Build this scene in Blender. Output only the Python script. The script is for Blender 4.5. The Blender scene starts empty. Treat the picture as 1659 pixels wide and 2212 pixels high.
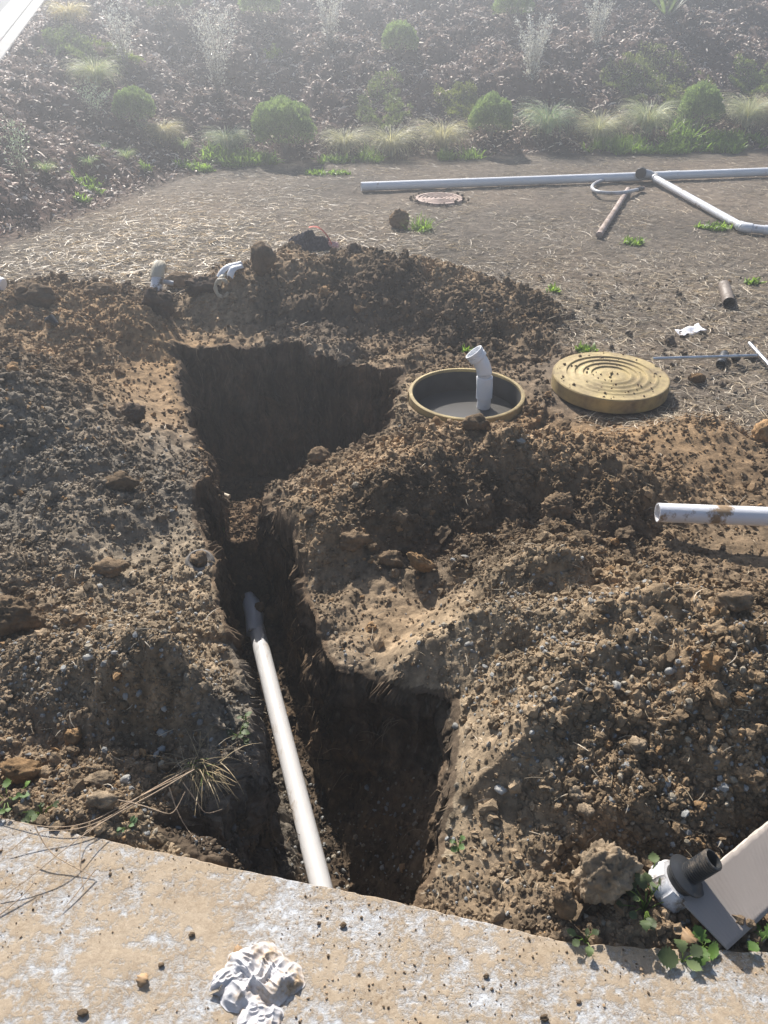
import bpy, bmesh, math, random
import numpy as np
from mathutils import Vector, Matrix
PI = math.pi
R = math.radians
random.seed(7)
rng = np.random.default_rng(11)
scene = bpy.context.scene
C = scene.collection

# ------------------------------------------------------------------ camera, sky, sun, exposure
CAM_Z, PITCH, FPX = 1.70, R(35.0), 1662.0
cam_d = bpy.data.cameras.new('camera')
cam = bpy.data.objects.new('camera', cam_d)
C.objects.link(cam)
cam.location = (0, 0, CAM_Z)
cam.rotation_euler = (R(90) - PITCH, 0, 0)
cam_d.sensor_fit = 'VERTICAL'
cam_d.sensor_height = 36.0
cam_d.lens = 36.0 * FPX / 2212.0
cam_d.clip_start = 0.05
cam_d.clip_end = 2000
scene.camera = cam

SUN_AZ, SUN_EL = R(-18.5), R(39)          # azimuth from +Y, negative = to the left
world = bpy.data.worlds.new('World')
scene.world = world
world.use_nodes = True
wn = world.node_tree
bg = wn.nodes['Background']
sky = wn.nodes.new('ShaderNodeTexSky')
sky.sky_type = 'NISHITA'
sky.sun_disc = False
sky.sun_elevation = SUN_EL
sky.sun_rotation = SUN_AZ
sky.altitude = 50
wn.links.new(sky.outputs[0], bg.inputs[0])
bg.inputs[1].default_value = 0.070

sd_ = bpy.data.lights.new('sun', 'SUN')
sd_.energy = 5.0
sd_.angle = R(0.5)
sd_.color = (1.0, 0.945, 0.87)
sun = bpy.data.objects.new('sun', sd_)
C.objects.link(sun)
SUN = Vector((math.sin(SUN_AZ) * math.cos(SUN_EL), math.cos(SUN_AZ) * math.cos(SUN_EL), math.sin(SUN_EL)))
sun.rotation_euler = SUN.to_track_quat('Z', 'Y').to_euler()
sun.location = SUN * 30

scene.view_settings.view_transform = 'Standard'
scene.view_settings.look = 'None'
scene.view_settings.gamma = 1
scene.view_settings.exposure = 0.98
scene.render.engine = 'CYCLES'
scene.cycles.use_denoising = True
scene.cycles.max_bounces = 6
scene.cycles.volume_bounces = 0
scene.cycles.transparent_max_bounces = 6

# ------------------------------------------------------------------ helpers
SP, CP = math.sin(PITCH), math.cos(PITCH)


def P(u, v, z=0.0):
    """plan position of a spot seen at (u, v) on the 1659 x 2212 print, at height z"""
    q = (v - 1106.0) / FPX
    d = (CAM_Z - z) / (SP + CP * q)
    return Vector(((u - 829.5) / FPX * d, d * (CP - SP * q), z))


def PY(u, v, y):
    """the point on that sight line at distance y"""
    q = (v - 1106.0) / FPX
    d = y / (CP - SP * q)
    return Vector(((u - 829.5) / FPX * d, y, CAM_Z - d * (SP + CP * q)))


def tag(o, label=None, cat=None, group=None, kind=None):
    if label: o['label'] = label
    if cat: o['category'] = cat
    if group: o['group'] = group
    if kind: o['kind'] = kind
    return o


def empty(name, loc, label, cat, group=None, rz=0.0):
    o = bpy.data.objects.new(name, None)
    C.objects.link(o)
    o.location = loc
    o.rotation_euler = (0, 0, rz)
    o.empty_display_size = 0.1
    return tag(o, label, cat, group)


def link(name, me, mat=None, parent=None):
    o = bpy.data.objects.new(name, me)
    C.objects.link(o)
    if mat is not None:
        me.materials.append(mat)
    if parent is not None:
        o.parent = parent
    return o


def fast_mesh(name, V, loops, starts, totals, col=None, smooth=False):
    me = bpy.data.meshes.new(name)
    V = np.ascontiguousarray(V, dtype=np.float32)
    me.vertices.add(len(V))
    me.vertices.foreach_set('co', V.ravel())
    me.loops.add(len(loops))
    me.loops.foreach_set('vertex_index', np.ascontiguousarray(loops, dtype=np.int32))
    me.polygons.add(len(starts))
    me.polygons.foreach_set('loop_start', np.ascontiguousarray(starts, dtype=np.int32))
    me.polygons.foreach_set('loop_total', np.ascontiguousarray(totals, dtype=np.int32))
    me.polygons.foreach_set('use_smooth', np.full(len(starts), smooth, dtype=bool))
    if col is not None:
        a = me.attributes.new('Col', 'FLOAT_COLOR', 'POINT')
        c4 = np.ones((len(V), 4), dtype=np.float32)
        c4[:, :3] = col
        a.data.foreach_set('color', c4.ravel())
    me.update(calc_edges=True)
    return me


def mesh_faces(name, V, F, col=None, smooth=False):
    """F : (n,k) array of same-size faces"""
    F = np.asarray(F)
    n, k = F.shape
    return fast_mesh(name, V, F.ravel(), np.arange(n) * k, np.full(n, k), col, smooth)


class MB:
    """collects verts and faces of one mesh"""
    def __init__(self):
        self.v, self.f = [], []

    def add(self, vs, fs):
        b = len(self.v)
        self.v += [tuple(p) for p in vs]
        self.f += [tuple(b + i for i in f) for f in fs]

    def tube(self, pts, rad, n=16, caps=True, inner=None):
        """tube along pts; rad number or list; inner = wall thickness for an open hollow tube"""
        pts = [Vector(p) for p in pts]
        m = len(pts)
        rs = rad if isinstance(rad, (list, tuple)) else [rad] * m
        t0 = (pts[1] - pts[0]).normalized()
        ref = Vector((0, 0, 1)) if abs(t0.z) < 0.9 else Vector((1, 0, 0))
        a = t0.cross(ref).normalized()
        rings = []
        for i, p in enumerate(pts):
            if i == 0: t = pts[1] - pts[0]
            elif i == m - 1: t = pts[-1] - pts[-2]
            else: t = (pts[i + 1] - p).normalized() + (p - pts[i - 1]).normalized()
            t = t.normalized() if t.length > 1e-9 else t0
            a = (a - t * a.dot(t)).normalized()
            b = t.cross(a)
            rings.append((p, a.copy(), b, rs[i]))
        def lay(rr, flip):
            vs, fs = [], []
            for (p, a_, b_, r_), r2 in zip(rings, rr):
                for k in range(n):
                    w = 2 * PI * k / n
                    vs.append(p + a_ * (math.cos(w) * r2) + b_ * (math.sin(w) * r2))
            for i in range(m - 1):
                for k in range(n):
                    k2 = (k + 1) % n
                    f = (i * n + k, i * n + k2, (i + 1) * n + k2, (i + 1) * n + k)
                    fs.append(f if not flip else f[::-1])
            return vs, fs
        vs, fs = lay(rs, False)
        if inner:
            b0 = len(vs)
            v2, f2 = lay([r - inner for r in rs], True)
            fs += [tuple(b0 + i for i in f) for f in f2]
            vs += v2
            for k in range(n):
                k2 = (k + 1) % n
                fs.append((k, b0 + k, b0 + k2, k2))
                e = (m - 1) * n
                fs.append((e + k2, b0 + e + k2, b0 + e + k, e + k))
        elif caps:
            fs.append(tuple(range(n))[::-1])
            fs.append(tuple((m - 1) * n + k for k in range(n)))
        self.add(vs, fs)
        return self

    def ribbon(self, pts, w, side=None):
        pts = [Vector(p) for p in pts]
        vs, fs = [], []
        m = len(pts)
        for i, p in enumerate(pts):
            t = (pts[min(i + 1, m - 1)] - pts[max(i - 1, 0)])
            s = side if side is not None else t.cross(Vector((0, 0, 1)))
            s = s.normalized() if s.length > 1e-6 else Vector((1, 0, 0))
            ww = w[i] if isinstance(w, (list, tuple)) else w
            vs += [p - s * ww / 2, p + s * ww / 2]
        for i in range(m - 1):
            fs.append((2 * i, 2 * i + 1, 2 * i + 3, 2 * i + 2))
        self.add(vs, fs)
        return self

    def lathe(self, prof, origin=(0, 0, 0), axis=(0, 0, 1), n=48, closed=False, jag=None):
        """profile [(r, h)...] turned round axis"""
        ax = Vector(axis).normalized()
        ref = Vector((1, 0, 0)) if abs(ax.x) < 0.9 else Vector((0, 1, 0))
        a = (ref - ax * ref.dot(ax)).normalized()
        b = ax.cross(a)
        o = Vector(origin)
        vs, fs = [], []
        for (r, h) in prof:
            for k in range(n):
                w = 2 * PI * k / n
                rr = r * (1 + (jag(w, h) if jag else 0))
                vs.append(o + ax * h + a * (math.cos(w) * rr) + b * (math.sin(w) * rr))
        m = len(prof)
        for i in range(m if closed else m - 1):
            j = (i + 1) % m
            for k in range(n):
                k2 = (k + 1) % n
                fs.append((i * n + k, i * n + k2, j * n + k2, j * n + k))
        self.add(vs, fs)
        return self

    def mesh(self, name, smooth=True, col=None):
        me = bpy.data.meshes.new(name)
        me.from_pydata(self.v, [], self.f)
        me.update()
        for p in me.polygons: p.use_smooth = smooth
        if smooth:
            try: me.set_sharp_from_angle(angle=R(38))
            except Exception: pass
        if col is not None:
            a = me.attributes.new('Col', 'FLOAT_COLOR', 'POINT')
            c4 = np.ones((len(self.v), 4), dtype=np.float32)
            c4[:, :3] = np.asarray(col, dtype=np.float32)
            a.data.foreach_set('color', c4.ravel())
        return me

    def build(self, name, mat, parent=None, smooth=True, col=None):
        return link(name, self.mesh(name, smooth, col), mat, parent)


# ------------------------------------------------------------------ numpy noise
def _hash(ix, iy, iz, s):
    n = (ix * 374761393 + iy * 668265263 + iz * 2147483647 * 3 + s * 1274126177) & 0xffffffff
    n = ((n ^ (n >> 13)) * 1274126177) & 0xffffffff
    n = ((n ^ (n >> 15)) * 2246822519) & 0xffffffff
    return ((n ^ (n >> 16)) & 0xffffff) / float(0xffffff)


def vn2(x, y, s=0):
    ix = np.floor(x).astype(np.int64); iy = np.floor(y).astype(np.int64)
    fx = x - ix; fy = y - iy
    fx = fx * fx * fx * (fx * (fx * 6 - 15) + 10); fy = fy * fy * fy * (fy * (fy * 6 - 15) + 10)
    a = _hash(ix, iy, 0, s); b = _hash(ix + 1, iy, 0, s)
    c = _hash(ix, iy + 1, 0, s); d = _hash(ix + 1, iy + 1, 0, s)
    return (a + (b - a) * fx) * (1 - fy) + (c + (d - c) * fx) * fy - 0.5


def vn3(x, y, z, s=0):
    ix = np.floor(x).astype(np.int64); iy = np.floor(y).astype(np.int64); iz = np.floor(z).astype(np.int64)
    fx = x - ix; fy = y - iy; fz = z - iz
    fx = fx * fx * (3 - 2 * fx); fy = fy * fy * (3 - 2 * fy); fz = fz * fz * (3 - 2 * fz)
    r = 0
    for dz in (0, 1):
        a = _hash(ix, iy, iz + dz, s); b = _hash(ix + 1, iy, iz + dz, s)
        c = _hash(ix, iy + 1, iz + dz, s); d = _hash(ix + 1, iy + 1, iz + dz, s)
        q = (a + (b - a) * fx) * (1 - fy) + (c + (d - c) * fx) * fy
        r = r + q * (fz if dz else 1 - fz)
    return r - 0.5


def fbm(x, y, f, o=4, s=0, g=0.5):
    r = 0; a = 1.0
    for i in range(o):
        ca, sa = math.cos(1.1 * i + s), math.sin(1.1 * i + s)
        r = r + a * vn2((x * ca - y * sa) * f + 17.3 * i, (x * sa + y * ca) * f - 9.1 * i, s + i)
        f *= 2.03; a *= g
    return r


def lumps(x, y, cell, s, dens=0.8, lo=0.25, hi=0.62):
    """field of half-buried clods, height in units of metres"""
    wx = x + cell * 0.35 * vn2(x / cell * 1.7, y / cell * 1.7, s + 50)
    wy = y + cell * 0.35 * vn2(x / cell * 1.7 + 40, y / cell * 1.7, s + 51)
    gx = wx / cell; gy = wy / cell
    ix = np.floor(gx).astype(np.int64); iy = np.floor(gy).astype(np.int64)
    best = np.zeros_like(x)
    for dx in (-1, 0, 1):
        for dy in (-1, 0, 1):
            jx = ix + dx; jy = iy + dy
            px = jx + 0.15 + 0.7 * _hash(jx, jy, 1, s); py = jy + 0.15 + 0.7 * _hash(jx, jy, 2, s)
            k = _hash(jx, jy, 3, s)
            r = np.where(_hash(jx, jy, 4, s) < dens, lo + (hi - lo) * k * k, 0.001)
            d2 = (gx - px) ** 2 + (gy - py) ** 2
            h = r * np.sqrt(np.maximum(0, 1 - d2 / (r * r)))
            best = np.maximum(best, h)
    return best * cell


def sstep(a, b, x):
    t = np.clip((x - a) / (b - a), 0, 1)
    return t * t * (3 - 2 * t)


def sdist(x, y, poly):
    """signed distance to polygon, positive inside"""
    d = np.full(x.shape, 1e9); ins = np.zeros(x.shape, dtype=bool)
    n = len(poly)
    for i in range(n):
        ax, ay = poly[i]; bx, by = poly[(i + 1) % n]
        ex, ey = bx - ax, by - ay
        t = np.clip(((x - ax) * ex + (y - ay) * ey) / (ex * ex + ey * ey + 1e-12), 0, 1)
        dd = (x - ax - t * ex) ** 2 + (y - ay - t * ey) ** 2
        d = np.minimum(d, dd)
        c = ((ay > y) != (by > y)) & (x < (bx - ax) * (y - ay) / (by - ay + 1e-12) + ax)
        ins ^= c
    d = np.sqrt(d)
    return np.where(ins, d, -d)


def pxy(L, z=0.03):
    return [tuple(P(u, v, z)[:2]) for u, v in L]


# ------------------------------------------------------------------ ground plan
FOOT = [(-3.9, 3.0), (-3.4, 4.5), (-2.98, 5.95), (-2.76, 6.5), (-2.42, 7.27), (-2.04, 8.3), (-1.3, 9.1), (0, 9.3),
        (4.5, 9.75), (9, 10.2), (60, 14), (60, 60), (-60, 60), (-60, 3.0)]
PIT = pxy([(372, 744), (440, 738), (560, 742), (640, 744), (695, 766), (790, 772), (866, 784), (852, 850), (832, 890),
           (760, 945), (640, 1003), (572, 1022), (565, 1075), (440, 1075), (438, 1000), (420, 920), (385, 830)])
TRENCH = pxy([(438, 1040), (448, 1095), (482, 1180), (503, 1290), (530, 1370), (556, 1500), (562, 1600)], 0.04) + \
    [(-0.335, 1.30), (-0.27, 0.5), (0.02, 0.5)] + \
    pxy([(862, 1955), (876, 1890), (925, 1800), (962, 1715), (972, 1600), (970, 1500), (925, 1478), (850, 1462), (790, 1440),
         (712, 1425), (674, 1345), (640, 1200), (604, 1120), (568, 1050)], 0.05)
LOBE = pxy([(560, 1550), (520, 1570), (470, 1625), (405, 1700), (345, 1745)], 0.04) + \
    [tuple(P(400, 1800, -0.02)[:2]), tuple(P(455, 1850, -0.02)[:2]), tuple(P(560, 1880, -0.02)[:2]), (-0.25, 0.95), (-0.25, 1.35)]
RING_C = (0.396, 3.35)
RING_R = 0.276
LID_C = (1.113, 3.48)
LID_R = 0.281
SLAB_EDGE = [(-3.0, 1.55), (-0.93, 1.10), (0.04, 0.889), (0.41, 0.803), (0.80, 0.786), (3.0, 0.75)]
SLAB = SLAB_EDGE + [(3.0, -2.5), (-3.0, -2.5)]
SLAB_Z = 0.03

# mounds of dug-out soil: x, y, rx, ry, angle, height
MOUNDS = [
    (-0.78, 4.72, .50, .55, 0, .20), (-0.35, 4.82, .62, .66, 0, .17), (0.10, 4.82, .60, .66, 0, .115),
    (0.45, 4.62, .55, .60, -.2, .105), (0.78, 4.38, .40, .50, -.3, .07), (-1.05, 4.60, .30, .25, 0, .09),
    (-1.62, 4.35, .55, .50, 0, .17), (-2.2, 4.35, .60, .55, 0, .17), (-1.30, 4.05, .25, .25, 0, .08), (-1.85, 3.75, .5, .4, .3, .12),
    (-1.62, 2.98, .75, .60, -.35, .26), (-1.15, 2.55, .45, .45, 0, .10), (-2.2, 2.9, .8, .9, 0, .16),
    (-1.30, 1.95, .55, .45, 0, .10), (-0.80, 1.52, .40, .20, -.12, .17), (-0.60, 1.45, .22, .14, 0, .08), (-1.3, 1.35, .30, .25, 0, .08),
    (0.28, 2.48, .42, .38, .1, .15), (-0.12, 2.32, .40, .34, .5, .12), (0.52, 1.98, .36, .28, .1, .17), (0.75, 2.62, .55, .40, -.3, .13),
    (0.10, 2.74, .50, .33, -.3, .06), (-.25, 2.62, .25, .2, 0, .05),
    (0.66, 1.46, .66, .52, -.25, .26), (1.15, 1.55, .7, .55, 0, .14), (0.40, 1.62, .40, .3, 0, .06), (0.98, 1.15, .35, .25, 0, .06),
    (1.3, 2.9, .4, .3, 0, .05), (0.33, 1.22, .22, .3, .2, .07),
]


def terrain(x, y, full=True):
    """height, disturbed-soil mask, wall mask, bank mask, slab mask for points x,y"""
    x = np.asarray(x, dtype=np.float64); y = np.asarray(y, dtype=np.float64)
    n = x.shape
    H = 0.010 * fbm(x, y, 1.1, 3, 3)
    D = np.zeros(n); WALL = np.zeros(n)
    # mounds
    M = np.zeros(n)
    near = (np.abs(x) < 3.6) & (y > 0.2) & (y < 6.2)
    xn, yn = x[near], y[near]
    m = np.zeros(xn.shape)
    jx = xn + 0.10 * fbm(xn, yn, 2.6, 3, 21); jy = yn + 0.10 * fbm(xn, yn, 2.6, 3, 22)
    for (cx, cy, rx, ry, a, h) in MOUNDS:
        ca, sa = math.cos(a), math.sin(a)
        dx = ((jx - cx) * ca + (jy - cy) * sa) / rx; dy = (-(jx - cx) * sa + (jy - cy) * ca) / ry
        r2 = dx * dx + dy * dy
        m += h * np.maximum(0, 1 - r2) ** 1.3
    dc = np.maximum(np.maximum(sdist(xn, yn, TRENCH), sdist(xn, yn, PIT)), sdist(xn, yn, LOBE))
    lim = 0.015 + np.maximum(0, -dc) * 0.85
    m = np.where(yn < 3.95, np.minimum(m, lim + .12 * np.clip(m - lim, 0, 1)), m)
    M[near] = m
    H = H + M
    spoil = np.zeros(n)
    sp = np.maximum(np.clip(m / 0.05, 0, 1), 0)
    # the whole dug-over yard round the holes carries crumbs
    yard = sstep(-0.15, 0.15, sdist(xn, yn, [(-3.2, 4.75), (-1.9, 4.85), (-1.2, 4.75), (-0.6, 5.1), (0.6, 5.15), (1.0, 4.4), (1.0, 3.9), (0.75, 3.75),
                                            (0.75, 3.1), (1.5, 3.05), (2.1, 2.55), (1.9, 0.7), (-3.2, 0.9)]) + 0.12 * fbm(xn, yn, 3, 3, 8))
    sp = np.maximum(sp, 0.75 * yard)
    # smooth trodden places
    for (u, v, z, rx, ry, k) in [(350, 840, 0, .30, .75, .80), (900, 1345, .05, .24, .22, .85), (330, 1200, 0, .25, .25, .5), (1500, 1000, 0, .5, .25, .7), (1640, 1200, 0, .3, .25, .8),
                                 (430, 670, 0, .35, .2, .4), (1060, 1800, .05, .16, .25, .75), (1000, 1600, .1, .08, .2, .6)]:
        c = P(u, v, z)
        g = np.exp(-(((xn - c.x) / rx) ** 2 + ((yn - c.y) / ry) ** 2))
        sp = sp * (1 - k * g)
    D[near] = sp
    if full:
        ln = fbm(xn, yn, 3.2, 4, 31, .55)
        H1 = sp * (0.095 * ln) + sp * .05 * np.maximum(0, vn2(xn * 5.5, yn * 5.5, 33) - .12) * 2
        rimk = np.exp(np.minimum(0, dc) / .07)
        H1 -= .028 * rimk * (yn < 3.95)
        big = lumps(xn, yn, 0.17, 5, .40, .20, .50)
        mid = lumps(xn, yn, 0.070, 6, .75)
        sml = lumps(xn, yn, 0.030, 7, .9)
        tin = lumps(xn, yn, 0.0145, 9, .9)
        amt = sp * (0.55 + 0.9 * np.clip(vn2(xn * 1.7, yn * 1.7, 77) + .35, 0, 1))
        H1 += amt * (0.42 * big + 0.66 * mid + 0.74 * sml + 0.66 * tin)
        H1 += (1 - sp) * (0.010 * fbm(xn, yn, 9, 4, 41, .6) + 0.10 * sml * 0.5 + .0)
        H[near] += H1
        farm = ~near
        H[farm] += 0.008 * fbm(x[farm], y[farm], 7, 3, 43, .6)
    # planted bank at the back and the left
    sdb = sdist(x, y, FOOT)
    sdb = sdb + 0.12 * vn2(x * 1.1, y * 1.1, 90)
    bank = sstep(-.15, .25, sdb)
    hb = 0.5 * np.maximum(0, sdb) - 0.10 * (1 - np.exp(-np.maximum(0, sdb) / 0.3))
    hb = np.minimum(hb, 2.6 + 0.02 * hb)
    lum = 0.12 * fbm(x, y, 1.9, 4, 61, .62) + (0.04 * lumps(x, y, .5, 62, .7) / .15 if full else 0)
    hb = hb + sstep(0, .5, sdb) * lum
    # roadside cap
    xk = -3.4 - (y - 5.85) * 0.178
    kz = 0.45 + (y - 5.85) * 0.143
    kz = np.clip(kz, -0.1, 1.75)
    cap = kz + 0.42 * np.maximum(0, x - xk - 0.02) + 0.5 * lum * sstep(0.05, .6, x - xk)
    hb = np.minimum(hb, np.where(x > xk, cap, kz - 0.06))
    H = H + np.where(sdb > -0.2, np.maximum(hb, 0) * 1.0, 0)
    H = np.where((x < xk - 0.02) & (y > 3.2), np.minimum(H, kz - 0.06), H)
    # cuts
    if True:
        xn, yn = x[near], y[near]
        h = H[near]
        wob = 0.060 * fbm(xn, yn, 5, 4, 71, .65) + .03 * vn2(xn * 2.2, yn * 2.2, 72) + .012 * vn2(xn * 34, yn * 34, 70)
        wall = np.zeros(xn.shape)
        # pit
        s = sdist(xn, yn, PIT) + wob * 0.9
        fl = -0.80 + 0.05 * fbm(xn, yn, 3, 4, 73) + 0.5 * (lumps(xn, yn, .09, 74, .4) if full else 0)
        fl = fl + 0.47 * sstep(3.10, 2.98, yn) * sstep(2.64, 2.69, yn)
        fl = fl + 0.5 * np.exp(-((xn + 0.62) / .16) ** 2) * 0
        t = sstep(0, 0.06, s) ** 0.8
        hp = h * (1 - t) + fl * t
        wall = np.maximum(wall, (s > -0.02) * (1 - sstep(.085, .14, s)))
        inp = s > 0.0
        # trench
        s2 = sdist(xn, yn, TRENCH) + wob * 0.45 + .010 + .022 * sstep(-.02, -.08, xn + .335 * (yn - 1.51) + .30) * (yn < 2.65)
        fl2 = -0.70 + 0.03 * fbm(xn, yn, 6, 4, 75) + (0.7 * lumps(xn, yn, .06, 76, .5) + .5 * lumps(xn, yn, .025, 77, .8) if full else 0)
        fl2 = fl2 + 0.37 * sstep(2.64, 2.69, yn)
        xf = -.392 + .335 * (2.21 - yn) + .035 * fbm(xn, yn, 7, 3, 83)
        fl2 = fl2 + np.minimum(np.maximum(0, xn - xf) * 1.9, .46 + .05 * fbm(xn, yn, 9, 3, 84)) * sstep(1.74, 1.60, yn)
        fl2 = fl2 + 0.10 * sstep(-.02, -.10, xn + 0.31 * (yn - 1.29) + .19) * sstep(1.8, 1.5, yn)
        t2 = sstep(-.004, 0.034, s2) ** 0.8
        ht = h * (1 - t2) + fl2 * t2
        wall = np.maximum(wall, (s2 > -0.02) * (1 - sstep(.034, .055, s2)))
        # lobe to the left of the pipe
        s3 = sdist(xn, yn, LOBE) + wob * 0.5
        fl3 = -0.42 + 0.06 * fbm(xn, yn, 6, 4, 78) + (0.9 * lumps(xn, yn, .04, 79, .8) + .8 * lumps(xn, yn, .02, 80, .9) if full else 0) - .25 * sstep(-.42, -.3, xn)
        t3 = sstep(0, 0.15, s3 + .02 * fbm(xn, yn, 22, 3, 81))
        hl = h * (1 - t3) + fl3 * t3
        wall = np.maximum(wall, (s3 > -0.02) * (1 - sstep(.13, .16, s3)))
        h = np.minimum(np.minimum(hp, ht), hl)
        # hole for the tank neck
        dr = np.hypot(xn - RING_C[0], yn - RING_C[1])
        ch = sstep(RING_R + .006, RING_R - .012, dr)
        h = h * (1 - ch) + (-0.35) * ch
        col = np.exp(-((dr - RING_R - .02) / .035) ** 2) * (dr > RING_R)
        h = np.where((dr > RING_R) & (dr < RING_R + .25), np.minimum(h, 0.045 + np.maximum(0, dr - RING_R - .03) * 1.0), h)
        h = np.where((dr > RING_R - .001) & (dr < RING_R + .10) & (h > -.05), h * .4 + .6 * 0.045, h)
        # flat bed under the lid
        dl = np.hypot(xn - LID_C[0], yn - LID_C[1])
        h = np.where(dl < LID_R + .02, np.minimum(h, 0.02), h)
        # soil kept below the slab, shaved level along its rim
        ss = sdist(xn, yn, SLAB)
        under = sstep(-0.004, 0.012, ss)
        h = np.where(ss > -0.12, np.minimum(h, SLAB_Z - .012 + np.maximum(0, -ss - .02) * 1.4 + .02 * np.abs(vn2(xn * 30, yn * 30, 5))), h)
        h = h * (1 - under) + np.minimum(h, -0.055) * under
        H[near] = h
        WALL[near] = wall
    return H, D, WALL, bank, sdb


def hz(x, y):
    return terrain(np.array([x]), np.array([y]))[0][0]


def hzs(L):
    a = np.array(L)
    return terrain(a[:, 0], a[:, 1])[0]


# ------------------------------------------------------------------ soil colours (base colours, some with shade painted in)
DARK = np.array((.085, .062, .045)); BROWN = np.array((.188, .133, .083)); TAN = np.array((.29, .222, .150))
ORANGE = np.array((.31, .195, .100)); GREY = np.array((.175, .158, .135)); PALEG = np.array((.32, .275, .205))
FLAT = np.array((.110, .091, .074)); MULCH = np.array((.065, .038, .030)); CUT = np.array((.056, .039, .026))  # CUT is lowered to paint shade into the holes
CBLOBS = [  # u, v, z, rx, ry, colour, weight; DARK ones paint in shaded mound faces
    (350, 840, .02, .28, .80, ORANGE, .8), (300, 720, .05, .5, .25, ORANGE, .45), (420, 690, .05, .35, .2, TAN, .5), (330, 1230, .05, .35, .35, TAN, .75),
    (150, 950, .2, .55, .55, GREY, .68), (60, 1080, .1, .5, .4, GREY, .35), (500, 880, -.4, .01, .01, GREY, 0),
    (900, 1340, .05, .24, .22, TAN, .55), (880, 1330, .05, .18, .15, ORANGE, .35), (1250, 915, .05, .55, .22, ORANGE, .5), (1450, 1010, .0, .5, .3, ORANGE, .40),
    (1150, 1380, .25, .35, .20, PALEG, .30), (1450, 1450, .25, .5, .35, BROWN * 1.15, .55), (1100, 1300, .2, .3, .2, TAN, .3),
    (200, 1500, .1, .5, .3, BROWN, .35), (100, 1400, .1, .4, .3, GREY, .25), (350, 1330, .1, .35, .3, TAN, .5),
    (1640, 1200, .0, .35, .3, BROWN, .8), (1000, 1850, .03, .3, .2, BROWN, .7), (930, 1800, -.1, .05, .12, PALEG, .8),
    (330, 1815, .0, .24, .10, TAN, .8), (1100, 1600, .2, .18, .3, TAN, .45), (650, 650, .3, .3, .3, GREY, .4), (800, 600, .3, .6, .3, DARK, .6), (250, 760, .2, .4, .3, BROWN, .5),
    (600, 1700, -.2, .16, .30, GREY, .8), (1000, 1000, .3, .3, .25, DARK, .4), (1180, 1150, .3, .2, .2, TAN, .3), (860, 870, .0, .1, .22, TAN, .8),
]


SOIL_GAIN = np.array((1.06, 1.06, 1.03))


def soil_colour(x, y, D, WALL, bank, z=None):
    c = FLAT[None, :] * (1 + 0.55 * fbm(x, y, 1.3, 4, 101))[:, None]
    warm = np.clip(.5 + 1.3 * fbm(x, y, .8, 3, 105), 0, 1)[:, None]
    c = c * (1 - warm * .22) + np.array((.20, .135, .085)) * warm * .22
    s = BROWN[None, :] * (1 + 0.95 * fbm(x, y, 2.3, 5, 102, .6))[:, None]
    c = c * (1 - D[:, None]) + s * D[:, None]
    near = (np.abs(x) < 4) & (y < 6.5)
    cn = c[near]; xn = x[near]; yn = y[near]
    wob = 1 + 0.9 * fbm(xn, yn, 3.5, 4, 103)
    for (u, v, zz, rx, ry, col, w) in CBLOBS:
        p = P(u, v, zz)
        g = np.clip(np.exp(-(((xn - p.x) / rx) ** 2 + ((yn - p.y) / ry) ** 2)) * wob * 1.2, 0, 1) * w
        cn = cn * (1 - g[:, None]) + col * g[:, None]
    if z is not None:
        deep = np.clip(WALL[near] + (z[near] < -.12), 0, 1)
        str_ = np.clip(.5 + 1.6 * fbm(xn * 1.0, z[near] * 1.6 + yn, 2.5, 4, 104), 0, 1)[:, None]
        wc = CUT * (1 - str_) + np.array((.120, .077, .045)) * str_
        # topsoil is darker, subsoil warmer; both kept low to deepen recess shade
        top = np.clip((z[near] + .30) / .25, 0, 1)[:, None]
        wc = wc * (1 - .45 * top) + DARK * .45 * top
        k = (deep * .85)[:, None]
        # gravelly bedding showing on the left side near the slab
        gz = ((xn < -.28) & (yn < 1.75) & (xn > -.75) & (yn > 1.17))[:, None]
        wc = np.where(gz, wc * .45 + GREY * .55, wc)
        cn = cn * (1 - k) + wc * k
    c[near] = cn
    mk = np.clip(bank, 0, 1)[:, None]
    mc = MULCH[None, :] * (1 + 0.8 * fbm(x, y, 6, 3, 106))[:, None]
    c = c * (1 - mk) + mc * mk
    # fine grain
    c = c * (1 + 0.55 * fbm(x, y, 28, 3, 107, .7))[:, None]
    return np.clip(c * SOIL_GAIN, .008, .8)


# ------------------------------------------------------------------ materials
def new_mat(name):
    m = bpy.data.materials.new(name)
    m.use_nodes = True
    nt = m.node_tree
    return m, nt, nt.nodes, nt.links, nt.nodes['Principled BSDF']


def bump(nt, b, scale, strength, dist=.01, detail=6, rough=.65, stretch=None, kind='noise'):
    N, L = nt.nodes, nt.links
    tc = N.new('ShaderNodeTexCoord')
    src = tc.outputs['Object']
    if stretch:
        mp = N.new('ShaderNodeMapping'); mp.inputs['Scale'].default_value = stretch
        L.new(src, mp.inputs[0]); src = mp.outputs[0]
    t = N.new('ShaderNodeTexNoise')
    t.inputs['Scale'].default_value = scale; t.inputs['Detail'].default_value = detail; t.inputs['Roughness'].default_value = rough
    L.new(src, t.inputs['Vector'])
    bp = N.new('ShaderNodeBump'); bp.inputs['Strength'].default_value = strength; bp.inputs['Distance'].default_value = dist
    L.new(t.outputs[0], bp.inputs['Height'])
    L.new(bp.outputs[0], b.inputs['Normal'])
    return t, bp


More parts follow.
